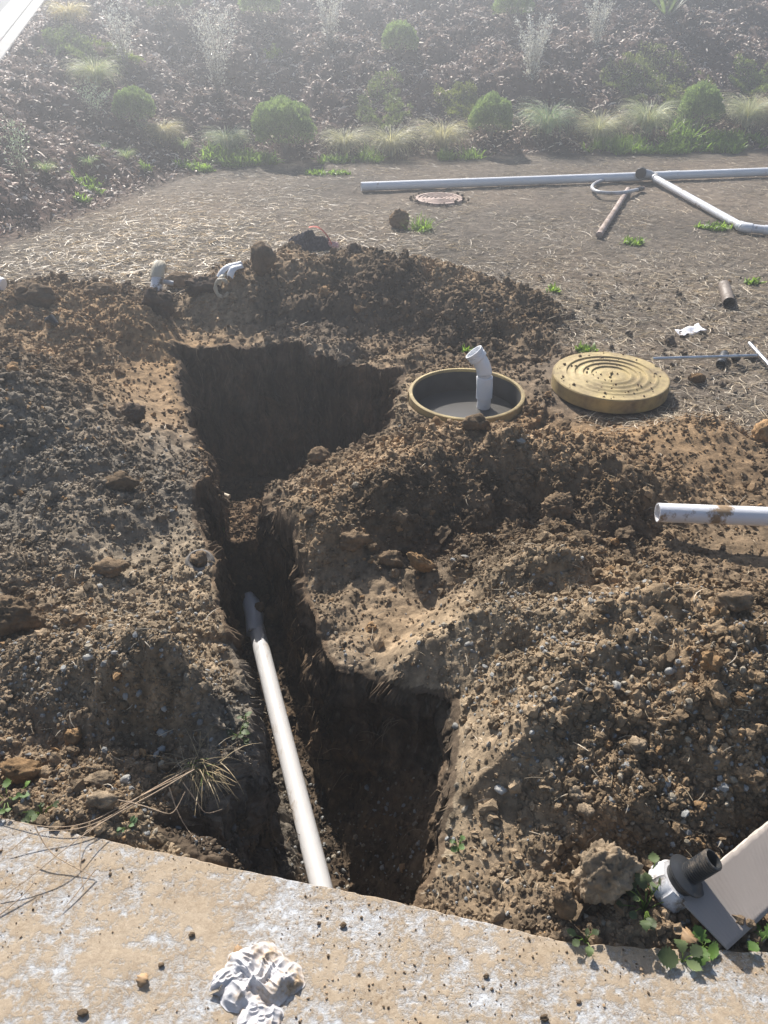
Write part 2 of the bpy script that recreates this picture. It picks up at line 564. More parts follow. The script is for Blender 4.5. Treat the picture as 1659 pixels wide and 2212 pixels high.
def soil_mat(name, rough=.95, var=.5, bs=60, bst=.9, bdist=.01, spec=.2):
    m, nt, N, L, b = new_mat(name)
    at = N.new('ShaderNodeAttribute'); at.attribute_name = 'Col'
    tc = N.new('ShaderNodeTexCoord')
    n1 = N.new('ShaderNodeTexNoise'); n1.inputs['Scale'].default_value = 45; n1.inputs['Detail'].default_value = 8; n1.inputs['Roughness'].default_value = .75
    L.new(tc.outputs['Object'], n1.inputs['Vector'])
    mr = N.new('ShaderNodeMapRange'); mr.inputs[1].default_value = .3; mr.inputs[2].default_value = .7
    mr.inputs[3].default_value = 1 - var; mr.inputs[4].default_value = 1 + var
    L.new(n1.outputs[0], mr.inputs[0])
    mx = N.new('ShaderNodeVectorMath'); mx.operation = 'SCALE'
    L.new(at.outputs['Color'], mx.inputs[0]); L.new(mr.outputs[0], mx.inputs['Scale'])
    L.new(mx.outputs[0], b.inputs['Base Color'])
    b.inputs['Roughness'].default_value = rough
    b.inputs['Specular IOR Level'].default_value = spec
    bump(nt, b, bs, bst, bdist, 8, .7)
    return m


def plain(name, col, rough=.5, noise=.12, nscale=12, bs=None, spec=.5, metal=0.0, bst=.3, bdist=.002):
    m, nt, N, L, b = new_mat(name)
    tc = N.new('ShaderNodeTexCoord')
    n1 = N.new('ShaderNodeTexNoise'); n1.inputs['Scale'].default_value = nscale; n1.inputs['Detail'].default_value = 6
    L.new(tc.outputs['Object'], n1.inputs['Vector'])
    cr = N.new('ShaderNodeValToRGB')
    cr.color_ramp.elements[0].position = .3; cr.color_ramp.elements[1].position = .7
    c = np.array(col)
    cr.color_ramp.elements[0].color = (*np.clip(c * (1 - noise), 0, 1), 1)
    cr.color_ramp.elements[1].color = (*np.clip(c * (1 + noise), 0, 1), 1)
    L.new(n1.outputs[0], cr.inputs[0]); L.new(cr.outputs[0], b.inputs['Base Color'])
    b.inputs['Roughness'].default_value = rough
    b.inputs['Specular IOR Level'].default_value = spec
    b.inputs['Metallic'].default_value = metal
    if bs: bump(nt, b, bs, bst, bdist)
    return m


def dirty(name, col, dirt, amount=.5, scale=9, rough=.4, edge=.08, bs=40, bst=.25, stretch=None, spec=.5):
    """clean surface with patches of stuck soil"""
    m, nt, N, L, b = new_mat(name)
    tc = N.new('ShaderNodeTexCoord')
    src = tc.outputs['Object']
    if stretch:
        mp = N.new('ShaderNodeMapping'); mp.inputs['Scale'].default_value = stretch
        L.new(src, mp.inputs[0]); src = mp.outputs[0]
    n1 = N.new('ShaderNodeTexNoise'); n1.inputs['Scale'].default_value = scale; n1.inputs['Detail'].default_value = 9; n1.inputs['Roughness'].default_value = .68
    L.new(src, n1.inputs['Vector'])
    mr = N.new('ShaderNodeMapRange'); mr.inputs[1].default_value = 1 - amount - edge; mr.inputs[2].default_value = 1 - amount + edge
    L.new(n1.outputs[0], mr.inputs[0])
    n2 = N.new('ShaderNodeTexNoise'); n2.inputs['Scale'].default_value = scale * 7; n2.inputs['Detail'].default_value = 5
    L.new(src, n2.inputs['Vector'])
    crd = N.new('ShaderNodeValToRGB')
    d = np.array(dirt)
    crd.color_ramp.elements[0].position = .3; crd.color_ramp.elements[1].position = .7
    crd.color_ramp.elements[0].color = (*np.clip(d * .6, 0, 1), 1); crd.color_ramp.elements[1].color = (*np.clip(d * 1.3, 0, 1), 1)
    L.new(n2.outputs[0], crd.inputs[0])
    mx = N.new('ShaderNodeMix'); mx.data_type = 'RGBA'
    mx.inputs[6].default_value = (*col, 1)
    L.new(mr.outputs[0], mx.inputs[0]); L.new(crd.outputs[0], mx.inputs[7])
    L.new(mx.outputs[2], b.inputs['Base Color'])
    ra = N.new('ShaderNodeMapRange'); ra.inputs[3].default_value = rough; ra.inputs[4].default_value = .9
    L.new(mr.outputs[0], ra.inputs[0]); L.new(ra.outputs[0], b.inputs['Roughness'])
    b.inputs['Specular IOR Level'].default_value = spec
    bump(nt, b, bs, bst, .002)
    return m


def leaf_mat(name, col, var=.35, trans=.5, rough=.5, attr=False, tint=(1.4, 1.5, .95)):
    m, nt, N, L, b = new_mat(name)
    out = N['Material Output']
    tc = N.new('ShaderNodeTexCoord')
    n1 = N.new('ShaderNodeTexNoise'); n1.inputs['Scale'].default_value = 14; n1.inputs['Detail'].default_value = 4
    L.new(tc.outputs['Object'], n1.inputs['Vector'])
    cr = N.new('ShaderNodeValToRGB')
    c = np.array(col)
    cr.color_ramp.elements[0].position = .3; cr.color_ramp.elements[1].position = .7
    cr.color_ramp.elements[0].color = (*np.clip(c * (1 - var), 0, 1), 1)
    cr.color_ramp.elements[1].color = (*np.clip(c * (1 + var) * np.array((1.1, 1, .8)), 0, 1), 1)
    L.new(n1.outputs[0], cr.inputs[0])
    src = cr.outputs[0]
    if attr:
        at = N.new('ShaderNodeAttribute'); at.attribute_name = 'Col'
        mm = N.new('ShaderNodeMix'); mm.data_type = 'RGBA'; mm.blend_type = 'MULTIPLY'; mm.inputs[0].default_value = 1
        L.new(src, mm.inputs[6]); L.new(at.outputs['Color'], mm.inputs[7]); src = mm.outputs[2]
    L.new(src, b.inputs['Base Color'])
    b.inputs['Roughness'].default_value = rough
    b.inputs['Specular IOR Level'].default_value = .4
    tr = N.new('ShaderNodeBsdfTranslucent')
    sc = N.new('ShaderNodeVectorMath'); sc.operation = 'MULTIPLY'; sc.inputs[1].default_value = tint
    L.new(src, sc.inputs[0]); L.new(sc.outputs[0], tr.inputs[0])
    ms = N.new('ShaderNodeMixShader'); ms.inputs[0].default_value = trans
    L.new(b.outputs[0], ms.inputs[1]); L.new(tr.outputs[0], ms.inputs[2]); L.new(ms.outputs[0], out.inputs[0])
    return m


M_SOIL = soil_mat('soil', .97, .38, 70, .8, .008)
M_CLOD = soil_mat('clod_soil', .97, .35, 120, .9, .006)
M_STONE = soil_mat('stone', .8, .15, 90, .3, .003, .4)
M_STRAW = leaf_mat('straw', (.50, .43, .33), .3, .25, .6)
M_MULCH = soil_mat('wood_chips', .65, .2, 60, .3, .003, .5)
M_ROOT = plain('root', (.20, .145, .09), .8, .4, 30)

# ------------------------------------------------------------------ ground sheet
def axis_pts(fine_lo, fine_hi, step, far_lo, far_hi, grow=1.35):
    pts = [fine_lo]
    while pts[-1] < fine_hi:
        pts.append(pts[-1] + step(pts[-1]))
    hi = pts[-1]; d = step(hi)
    while hi < far_hi:
        d *= grow; hi += d; pts.append(hi)
    lo = fine_lo; d = step(lo); left = []
    while lo > far_lo:
        d *= grow; lo -= d; left.append(lo)
    return np.array(left[::-1] + pts)


xs_r = axis_pts(0.0, 5.2, lambda t: .0044 + .0017 * t, 0.0, 70)
xs = np.concatenate([-xs_r[::-1], xs_r[1:]])
ys = axis_pts(0.70, 13.0, lambda t: (.0028 * t if t < 9 else .026), -60, 75)
GX, GY = np.meshgrid(xs, ys)
nx, ny = len(xs), len(ys)
gx, gy = GX.ravel(), GY.ravel()
Hh, Dm, Wm, Bm, Sb = terrain(gx, gy)
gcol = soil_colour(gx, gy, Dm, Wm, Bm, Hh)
# faces of the cuts get their own fine grid so they can be rough in three dimensions
V = np.stack([gx, gy, Hh], 1)
ii = np.arange(nx * ny).reshape(ny, nx)
F = np.stack([ii[:-1, :-1], ii[:-1, 1:], ii[1:, 1:], ii[1:, :-1]], -1).reshape(-1, 4)
zr = Hh[F]; cenx = gx[F].mean(1); ceny = gy[F].mean(1)
sel = ((zr.max(1) - zr.min(1)) > .016) & (zr.min(1) < .0) & (Wm[F].max(1) > .2) & (ceny > .78) & (ceny < 4.4) & (np.hypot(cenx - RING_C[0], ceny - RING_C[1]) > RING_R + .02)
cnt_all = np.bincount(F.ravel(), minlength=len(V)); cnt_sel = np.bincount(F[sel].ravel(), minlength=len(V))
core = (cnt_all == cnt_sel).astype(float)
NS = 6
m_ = int(sel.sum())
tt = np.linspace(0, 1, NS + 1)
TU, TV = np.meshgrid(tt, tt)
B4 = np.stack([(1 - TU) * (1 - TV), TU * (1 - TV), TU * TV, (1 - TU) * TV], -1).reshape(-1, 4)
A5 = np.concatenate([V, core[:, None], Dm[:, None], Bm[:, None]], 1)
Q = np.einsum('kc,mca->mka', B4, A5[F[sel]]).reshape(-1, 6)
key = np.round(Q[:, :3] * 1e5).astype(np.int64)
kk = key[:, 0] * 73856093 ^ key[:, 1] * 19349663 ^ key[:, 2] * 83492791
_, first, inv = np.unique(kk, return_index=True, return_inverse=True)
inv = inv.ravel()
Qu = Q[first]
k1 = NS + 1
lf = np.array([[j * k1 + i, j * k1 + i + 1, (j + 1) * k1 + i + 1, (j + 1) * k1 + i] for j in range(NS) for i in range(NS)])
FR = inv[(lf[None] + (np.arange(m_) * k1 * k1)[:, None, None]).reshape(-1, 4)]


def rough3(x, y, z, s_):
    return (.075 * vn3(x * 5, y * 5, z * 5, s_) + .048 * vn3(x * 15, y * 15, z * 13, s_ + 1) + .026 * vn3(x * 38, y * 38, z * 26, s_ + 2)
            + .011 * vn3(x * 85, y * 85, z * 70, s_ + 3) + .006 * vn3(x * 170, y * 170, z * 150, s_ + 4))


qx, qy, qz = Qu[:, 0], Qu[:, 1], Qu[:, 2]
Vr = np.stack([qx + Qu[:, 3] * rough3(qx, qy, qz, 211), qy + Qu[:, 3] * rough3(qx + 5, qy, qz, 221), qz + Qu[:, 3] * .5 * rough3(qx, qy + 5, qz, 231)], 1)
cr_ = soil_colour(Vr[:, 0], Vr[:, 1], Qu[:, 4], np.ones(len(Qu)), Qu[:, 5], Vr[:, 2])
cr_ *= (1 + .9 * vn3(qx * 30, qy * 30, qz * 30, 241) + .6 * vn3(qx * 8, qy * 8, qz * 16, 242))[:, None]
stone_ = (vn3(qx * 75, qy * 75, qz * 75, 243) > .36)[:, None]
cr_ = np.clip(np.where(stone_, cr_ * .4 + np.array((.20, .17, .13)) * .6, cr_), .006, .7)
V = np.concatenate([V, Vr]); gcol = np.concatenate([gcol, cr_])
F = np.concatenate([F[~sel], FR + nx * ny])
print('ground faces', len(F), 'refined quads', m_)
ground = link('ground', mesh_faces('ground', V, F, gcol, True), M_SOIL)
tag(ground, kind='structure')

# ------------------------------------------------------------------ scattered crumbs and stones
def ico(sub):
    bm = bmesh.new()
    bmesh.ops.create_icosphere(bm, subdivisions=sub, radius=1)
    v = np.array([p.co[:] for p in bm.verts]); f = np.array([[q.index for q in p.verts] for p in bm.faces])
    bm.free()
    return v, f


ICO = {k: ico(k) for k in (1, 2, 3, 4, 5)}


def clod_shape(sub, seed, rough=.5, freq=1.6):
    v, f = ICO[sub]
    o = seed * 7.13
    n = vn3(v[:, 0] * freq + o, v[:, 1] * freq + o, v[:, 2] * freq, seed) * 1.3
    n += .55 * vn3(v[:, 0] * freq * 2.7 + o, v[:, 1] * freq * 2.7, v[:, 2] * freq * 2.7 + o, seed + 1)
    if sub >= 3:
        n += (.30 if sub == 3 else .50) * vn3(v[:, 0] * 8 + o, v[:, 1] * 8, v[:, 2] * 8, seed + 2) + (.2 if sub == 3 else .34) * vn3(v[:, 0] * 18, v[:, 1] * 18 + o, v[:, 2] * 18, seed + 3)
    if sub >= 4:
        n += .22 * vn3(v[:, 0] * 36 + o, v[:, 1] * 36, v[:, 2] * 36, seed + 4)
    w = v * (1 + rough * n)[:, None]
    return w, f


def rotmats(n):
    q = rng.normal(size=(n, 4)); q /= np.linalg.norm(q, axis=1)[:, None]
    w, x, y, z = q.T
    return np.stack([np.stack([1 - 2 * (y * y + z * z), 2 * (x * y - z * w), 2 * (x * z + y * w)], -1),
                     np.stack([2 * (x * y + z * w), 1 - 2 * (x * x + z * z), 2 * (y * z - x * w)], -1),
                     np.stack([2 * (x * z - y * w), 2 * (y * z + x * w), 1 - 2 * (x * x + y * y)], -1)], 1)


def scatter_mesh(name, pos, size, col, sub, mat, rough=.5, freq=1.6, aspect=(.75, 1.25), flat=False):
    n = len(pos)
    nv = 9
    shapes = [clod_shape(sub, 300 + k, rough, freq)[0] for k in range(nv)]
    F = ICO[sub][1]
    which = rng.integers(0, nv, n)
    S = np.stack(shapes)[which]
    sc = rng.uniform(aspect[0], aspect[1], (n, 1, 3))
    S = S * sc
    S = np.einsum('nij,nkj->nki', rotmats(n), S)
    S = S * size[:, None, None] + pos[:, None, :]
    k = S.shape[1]
    FF = (F[None] + (np.arange(n) * k)[:, None, None]).reshape(-1, 3)
    CC = np.repeat(col, k, axis=0)
    return link(name, mesh_faces(name, S.reshape(-1, 3), FF, CC, smooth=False), mat)


def sample_region(n, x0, x1, y0, y1, ypow=0.0):
    """random plan points, denser near the viewer when ypow > 0"""
    x = rng.uniform(x0, x1, n)
    t = rng.uniform(0, 1, n)
    if ypow: y = y0 * (y1 / y0) ** t
    else: y = y0 + (y1 - y0) * t
    return x, y


def crumbs(name, n, size_fn, sub, mat, stone=False, x0=-1.5, x1=1.6, seed=0):
    # sample in wedge that widens with distance
    t = rng.uniform(0, 1, n)
    y = 0.80 * (5.3 / 0.80) ** t
    half = 0.25 + 0.56 * y + .15
    x = rng.uniform(-1, 1, n) * half
    H, D, W, B, S = terrain(x, y)
    plug = (x > -.85) & (x < -.45) & (y > 2.62) & (y < 3.08) & (H > -.6)
    keep = rng.uniform(0, 1, n) < plug + np.clip(1.15 * D ** 1.6, 0, 1) * ((W < .3) | (sdist(x, y, LOBE) > -.01)) + .06 * (D < .2)
    keep &= rng.uniform(0, 1, n) < np.clip(.92 + 1.6 * fbm(x, y, 2.6, 3, 150 + sub), .10, 1) + stone + plug
    keep &= sdist(x, y, SLAB) < -.004
    keep &= np.hypot(x - RING_C[0], y - RING_C[1]) > RING_R + .02
    keep &= np.hypot(x - LID_C[0], y - LID_C[1]) > LID_R + .01
    if stone:
        g = np.zeros(n)
        for (u, v, zz, rx, ry, w) in [(1250, 1450, .25, .55, .35, 1), (150, 950, .2, .5, .5, .35), (250, 1450, .1, .6, .4, .9), (350, 1300, .05, .3, .4, .6), (1300, 1700, .15, .6, .3, .7), (200, 1600, .05, .6, .3, .9),
                                      (930, 1800, -.1, .06, .12, 3), (600, 1700, -.3, .14, .3, 2), (1000, 1380, .1, .2, .15, 1)]:
            p = P(u, v, zz)
            g += w * np.exp(-(((x - p.x) / rx) ** 2 + ((y - p.y) / ry) ** 2))
        keep &= rng.uniform(0, 1, n) < g + .02
    x, y, H, D, W, B = [a[keep] for a in (x, y, H, D, W, B)]
    s = size_fn(len(x), y)
    c = soil_colour(x, y, D, W, B, H) * rng.uniform(.72, 1.28, (len(x), 1))
    if stone:
        base = np.where(rng.uniform(0, 1, (len(x), 1)) < .55, np.array((.26, .26, .25)), np.array((.28, .24, .18)))
        c = base * rng.uniform(.55, 1.15, (len(x), 1))
    else:
        oc = rng.uniform(0, 1, (len(x), 1)) < .035
        c = np.where(oc, ORANGE * rng.uniform(.7, 1.1, (len(x), 1)), c)
    c = np.clip(c, .01, .8)
    pos = np.stack([x, y, H + s * (.25 if not stone else .35)], 1)
    o = scatter_mesh(name, pos, s, c, sub, mat, .80 if not stone else .45, 1.9 if not stone else .9,
                     (.6, 1.3) if not stone else (.45, 1.25))
    return o


def ln(mean, sig, lo, hi, dist=.0012):
    return lambda n, y: np.clip(np.exp(rng.normal(math.log(mean), sig, n)), lo, hi) + dist * np.maximum(0, y - 1.5)


tag(crumbs('soil_crumbs', 130000, ln(.0038, .34, .0024, .008, .0018), 1, M_CLOD), kind='stuff')
tag(crumbs('soil_lumps', 21000, ln(.0070, .40, .0044, .020, .0026), 2, M_CLOD), kind='stuff')
tag(crumbs('clod_scatter', 420, ln(.017, .30, .012, .032, .0045), 3, M_CLOD), kind='stuff')
tag(crumbs('gravel', 20000, ln(.0046, .42, .0025, .013, .0008), 1, M_STONE, True), kind='stuff')


def many_ribbons(name, mat, base, direc, length, width, curl, col=None, seg=4, lift=None, kind='stuff', parent=None, up=.25):
    """curved flat strips lying about: base (n,3), direc angle (n), all arrays"""
    n = len(base)
    t = np.linspace(0, 1, seg + 1)
    ang = direc[:, None] + curl[:, None] * (t[None] - .5) * 2
    st = length[:, None] / seg
    dx = np.cumsum(np.cos(ang) * st, 1) - np.cos(ang) * st
    dy = np.cumsum(np.sin(ang) * st, 1) - np.sin(ang) * st
    X = base[:, 0:1] + dx - dx.mean(1, keepdims=True); Y = base[:, 1:2] + dy - dy.mean(1, keepdims=True)
    arch = np.sin(t * PI)[None] * (lift[:, None] if lift is not None else 0)
    tilt = rng.uniform(-1, 1, (n, 1)) * (t[None] - .5) * length[:, None] * up
    Z = base[:, 2:3] + arch + tilt
    # sideways vector with a random roll
    roll = rng.uniform(-1.0, 1.0, (n, 1))
    sx = -np.sin(ang) * np.cos(roll); sy = np.cos(ang) * np.cos(roll); sz = np.sin(roll) * np.ones_like(ang)
    w = width[:, None] * (.35 + .65 * np.sin(np.clip(t, .08, .92) * PI))[None] / 2
    A = np.stack([X - sx * w, Y - sy * w, Z - sz * w], -1); B = np.stack([X + sx * w, Y + sy * w, Z + sz * w], -1)
    V = np.stack([A, B], 2).reshape(n, -1, 3)
    k = (seg + 1) * 2
    f = np.array([[2 * i, 2 * i + 1, 2 * i + 3, 2 * i + 2] for i in range(seg)])
    FF = (f[None] + (np.arange(n) * k)[:, None, None]).reshape(-1, 4)
    CC = None if col is None else np.repeat(col, k, axis=0)
    o = link(name, mesh_faces(name, V.reshape(-1, 3), FF, CC, False), mat, parent)
    if kind: tag(o, kind=kind)
    return o


# dead grass strewn over the trodden ground
n = 80000
y = 3.0 * (9.6 / 3.0) ** rng.uniform(0, 1, n)
x = rng.uniform(-1, 1, n) * (0.3 + .53 * y)
H, D, W, B, S = terrain(x, y)
lefty = np.exp(-(((x + 1.6) / 1.5) ** 2 + ((y - 5.9) / 1.3) ** 2)); dens = .42 + .9 * np.exp(-(((x + 1.6) / 1.1) ** 2 + ((y - 5.9) / 1.0) ** 2)) + .5 * np.exp(-(((x - 1.2) / 1.0) ** 2 + ((y - 4.7) / .8) ** 2)) + .7 * fbm(x, y, 1.6, 3, 130)
keep = (rng.uniform(0, 1, n) < dens * (1 - D) * (1 - B) * (y < 9.4) * np.where(x < .95, sstep(4.35, 4.9, y), 1)) & (H > -.05)
keep &= np.hypot(x - LID_C[0], y - LID_C[1]) > LID_R + .02
keep &= np.hypot(x - RING_C[0], y - RING_C[1]) > RING_R + .02
x, y, H, lefty = x[keep], y[keep], H[keep], lefty[keep]
n = len(x)
g = rng.uniform(.35, 1.25, (n, 1)) * np.ones((1, 3)) * (1 + .55 * lefty[:, None])
M_STRAWC = leaf_mat('dead_grass', (.50, .44, .36), .2, .2, .5, attr=True, tint=(1.15, 1.1, 1.0))
many_ribbons('dead_grass', M_STRAWC, np.stack([x, y, H + .006], 1), rng.normal(0.1, .9, n), np.clip(rng.gamma(2.0, .030, n), .015, .22), rng.uniform(.0020, .0048, n) * (1 + .5 * lefty),
             rng.normal(0, .6, n), g, 5, rng.uniform(0, .009, n), up=.08)
# short bits of straw among the spoil
n = 3800
y = .9 * (5.0 / .9) ** rng.uniform(0, 1, n); x = rng.uniform(-1, 1, n) * (.25 + .55 * y)
H, D, W, B, S = terrain(x, y)
keep = (H > -.02) & (W < .2) & (sdist(x, y, SLAB) < -.01) & (rng.uniform(0, 1, n) < .45) & (np.hypot(x - RING_C[0], y - RING_C[1]) > RING_R + .02)
x, y, H = x[keep], y[keep], H[keep]; n = len(x)
many_ribbons('straw_bits', M_STRAWC, np.stack([x, y, H + .008], 1), rng.uniform(0, 6.28, n), np.clip(rng.gamma(2, .016, n), .012, .09), rng.uniform(.0012, .0028, n),
             rng.normal(0, .6, n), rng.uniform(.3, 1.0, (n, 1)) * np.ones((1, 3)), 4, rng.uniform(0, .006, n), up=.3)

# wood chip mulch on the bank
def chips(name, n, yr, xf, lmean, seed):
    y = rng.uniform(yr[0], yr[1], n); x = rng.uniform(xf[0], xf[1], n)
    vis = np.abs(x) < .62 * y + .3
    x, y = x[vis], y[vis]
    H, D, W, B, S = terrain(x, y)
    xk = -3.4 - (y - 5.85) * .178
    keep = (B > rng.uniform(.25, .9, len(x))) & (x > xk + .03)
    x, y, H = x[keep], y[keep], H[keep]; n = len(x)
    tone = rng.uniform(0, 1, (n, 1))
    c = np.where(tone < .30, np.array((.15, .085, .065)), np.where(tone < .60, np.array((.38, .25, .19)), np.array((.70, .58, .47)))) * rng.uniform(.7, 1.3, (n, 1))
    return many_ribbons(name, M_MULCH, np.stack([x, y, H + .012], 1), rng.normal(0, 1.1, n), np.clip(rng.gamma(4, lmean / 4, n), .015, .12), rng.uniform(.009, .024, n),
                        rng.normal(0, .3, n), c, 2, rng.uniform(.002, .014, n), up=.55)


chips('bark_mulch', 85000, (4.0, 13.2), (-6.5, 7.5), .045, 1)

# roots hanging from the cut edges
def edge_roots(poly, n, parent=None):
    pts = []
    L = [math.dist(poly[i], poly[(i + 1) % len(poly)]) for i in range(len(poly))]
    tot = sum(L)
    for _ in range(n):
        s = random.uniform(0, tot); i = 0
        while s > L[i]: s -= L[i]; i += 1
        a, b = poly[i], poly[(i + 1) % len(poly)]
        t = s / L[i]
        pts.append((a[0] + (b[0] - a[0]) * t, a[1] + (b[1] - a[1]) * t))
    return pts


mb = MB()
for poly, n in ((PIT, 170), (TRENCH, 200)):
    cx = sum(p[0] for p in poly) / len(poly); cy = sum(p[1] for p in poly) / len(poly)
    for (ex, ey) in edge_roots(poly, n):
        if sdist(np.array([ex]), np.array([ey]), SLAB)[0] > -.03: continue
        d = Vector((cx - ex, cy - ey, 0)).normalized()
        off = random.uniform(.0, .05)
        p = Vector((ex, ey, 0)) + d * off
        zz = hz(p.x, p.y)
        p.z = zz + .0
        q = p.copy(); pts = [q.copy()]
        v = d * random.uniform(.3, 1) + Vector((random.uniform(-.6, .6), random.uniform(-.6, .6), random.uniform(-.6, .3)))
        st = random.uniform(.008, .026)
        for k in range(5):
            v = v.normalized() + Vector((random.uniform(-.4, .4), random.uniform(-.4, .4), -random.uniform(.1, .6)))
            q = q + v.normalized() * st
            pts.append(q.copy())
        mb.tube(pts, [.0011] * 4 + [.0008, .0005], 4, caps=False)
tag(mb.build('hanging_roots', M_ROOT), kind='stuff')


# ------------------------------------------------------------------ placing by sight line
_T = np.concatenate([np.arange(1.0, 6.0, .01), np.arange(6.0, 17.0, .03)])


def G(u, v, dz=0.0):
    """where the sight line through (u, v) first meets the ground"""
    q = (v - 1106.0) / FPX
    X = (u - 829.5) / FPX * _T; Y = _T * (CP - SP * q); Z = CAM_Z - _T * (SP + CP * q)
    k = (Z < terrain(X, Y, False)[0] + .0)
    i = int(np.argmax(k)) if k.any() else len(_T) - 1
    d = _T[i]
    x, y = (u - 829.5) / FPX * d, d * (CP - SP * q)
    z = max(hz(x, y), CAM_Z - d * (SP + CP * q) - .03)
    return Vector((x, y, z + dz))


def depth(p):
    return p.y * CP + (CAM_Z - p.z) * SP


# ------------------------------------------------------------------ slab in the foreground
def slab_mat():
    m, nt, N, L, b = new_mat('stained_slab')
    tc = N.new('ShaderNodeTexCoord')
    def noise(scale, det, ro, st=None):
        t = N.new('ShaderNodeTexNoise'); t.inputs['Scale'].default_value = scale; t.inputs['Detail'].default_value = det; t.inputs['Roughness'].default_value = ro
        if st:
            mp = N.new('ShaderNodeMapping'); mp.inputs['Scale'].default_value = st; mp.inputs['Rotation'].default_value = (0, 0, .5)
            L.new(tc.outputs['Object'], mp.inputs[0]); L.new(mp.outputs[0], t.inputs['Vector'])
        else: L.new(tc.outputs['Object'], t.inputs['Vector'])
        return t
    def mrange(src, a, b_, c=0, d=1):
        r = N.new('ShaderNodeMapRange'); r.inputs[1].default_value = a; r.inputs[2].default_value = b_; r.inputs[3].default_value = c; r.inputs[4].default_value = d
        L.new(src, r.inputs[0]); return r.outputs[0]
    def mix(fac, a, b_):
        x = N.new('ShaderNodeMix'); x.data_type = 'RGBA'; L.new(fac, x.inputs[0])
        for i, s in ((6, a), (7, b_)):
            if isinstance(s, tuple): x.inputs[i].default_value = (*s, 1)
            else: L.new(s, x.inputs[i])
        return x.outputs[2]
    def math_(op, a, b_):
        x = N.new('ShaderNodeMath'); x.operation = op; x.use_clamp = True
        for i, s in enumerate((a, b_)):
            if isinstance(s, (int, float)): x.inputs[i].default_value = s
            else: L.new(s, x.inputs[i])
        return x.outputs[0]
    big = noise(2.6, 5, .6); mid = noise(17, 10, .74); fine = noise(80, 8, .75); streak = noise(5, 8, .7, (1, 7, 1)); vf = noise(260, 4, .6)
    base = mix(mrange(mid.outputs[0], .35, .65), (.46, .475, .49), (.60, .61, .62))
    a = math_('MULTIPLY', mrange(big.outputs[0], .33, .62), .50)
    s1 = math_('ADD', math_('MULTIPLY', mid.outputs[0], .75), math_('MULTIPLY', streak.outputs[0], .25))
    s2 = math_('ADD', s1, math_('MULTIPLY', a, .24))
    s3 = math_('ADD', s2, math_('MULTIPLY', math_('SUBTRACT', fine.outputs[0], .38), .50))
    mud = mrange(s3, .503, .655, 0, .92)
    mudc = mix(mrange(fine.outputs[0], .35, .7), (.42, .33, .225), (.25, .18, .11))
    c1 = mix(mud, base, mudc)
    speck = math_('MULTIPLY', mrange(vf.outputs[0], .62, .70), math_('ADD', mud, .35))
    c2 = mix(math_('MULTIPLY', speck, .55), c1, (.14, .09, .055))
    pat = noise(7, 6, .7); grit = noise(120, 6, .8)
    m5 = math_('MULTIPLY', mrange(pat.outputs[0], .50, .68), mrange(grit.outputs[0], .44, .60))
    c2 = mix(math_('MULTIPLY', m5, .75), c2, (.185, .125, .070))
    smear = noise(3.2, 7, .6, (.8, 5.5, 1))
    c2 = mix(math_('MULTIPLY', mrange(smear.outputs[0], .52, .66), .35), c2, (.34, .255, .16))
    L.new(c2, b.inputs['Base Color'])
    b.inputs['Roughness'].default_value = .8
    b.inputs['Specular IOR Level'].default_value = .3
    hh = math_('ADD', math_('MULTIPLY', mud, .6), math_('MULTIPLY', fine.outputs[0], .6))
    bp = N.new('ShaderNodeBump'); bp.inputs['Strength'].default_value = .8; bp.inputs['Distance'].default_value = .004
    L.new(hh, bp.inputs['Height']); L.new(bp.outputs[0], b.inputs['Normal'])
    return m


# rim densified so it can be a little uneven
edge = []
for (a, b_) in zip(SLAB_EDGE[:-1], SLAB_EDGE[1:]):
    k = max(2, int(math.dist(a, b_) / .012))
    for i in range(k):
        t = i / k
        x, y = a[0] + (b_[0] - a[0]) * t, a[1] + (b_[1] - a[1]) * t
        edge.append((x, y + .0045 * float(vn2(np.array([x * 60.]), np.array([3.]), 4)[0]) + .004 * float(vn2(np.array([x * 9.]), np.array([3.]), 4)[0])))
edge.append(SLAB_EDGE[-1])
mb = MB(); n = len(edge)
vs = [(x, y - .003, SLAB_Z) for x, y in edge] + [(x, y, SLAB_Z - .003) for x, y in edge] + [(x, y - .002, SLAB_Z - .05) for x, y in edge] + [(x, -2.5, SLAB_Z) for x, y in edge]
fs = []
for i in range(n - 1):
    fs += [(i, i + 1, n + i + 1, n + i)[::-1], (n + i, n + i + 1, 2 * n + i + 1, 2 * n + i)[::-1], (3 * n + i, 3 * n + i + 1, i + 1, i)]
mb.add(vs, fs)
tag(mb.build('pavement', slab_mat(), smooth=False), kind='structure')

# crumbs of soil trodden on to the slab
n = 6500
x = rng.uniform(-1.2, 1.2, n); y = rng.uniform(.35, 1.1, n)
ss = sdist(x, y, SLAB)
k = (ss > .001) & (rng.uniform(0, 1, n) < np.clip(.28 + 1.5 * fbm(x, y, 4, 3, 140), 0, 1) + .9 * np.exp(-ss / .018))
x, y = x[k], y[k]; n = len(x)
s = np.clip(np.exp(rng.normal(math.log(.0013), .50, n)), .0006, .006)
c = BROWN * rng.uniform(.6, 2.4, (n, 1))
tag(scatter_mesh('slab_crumbs', np.stack([x, y, SLAB_Z + s * .4], 1), s, c, 1, M_CLOD, .5, 1.3, (.5, 1.4)), kind='stuff')

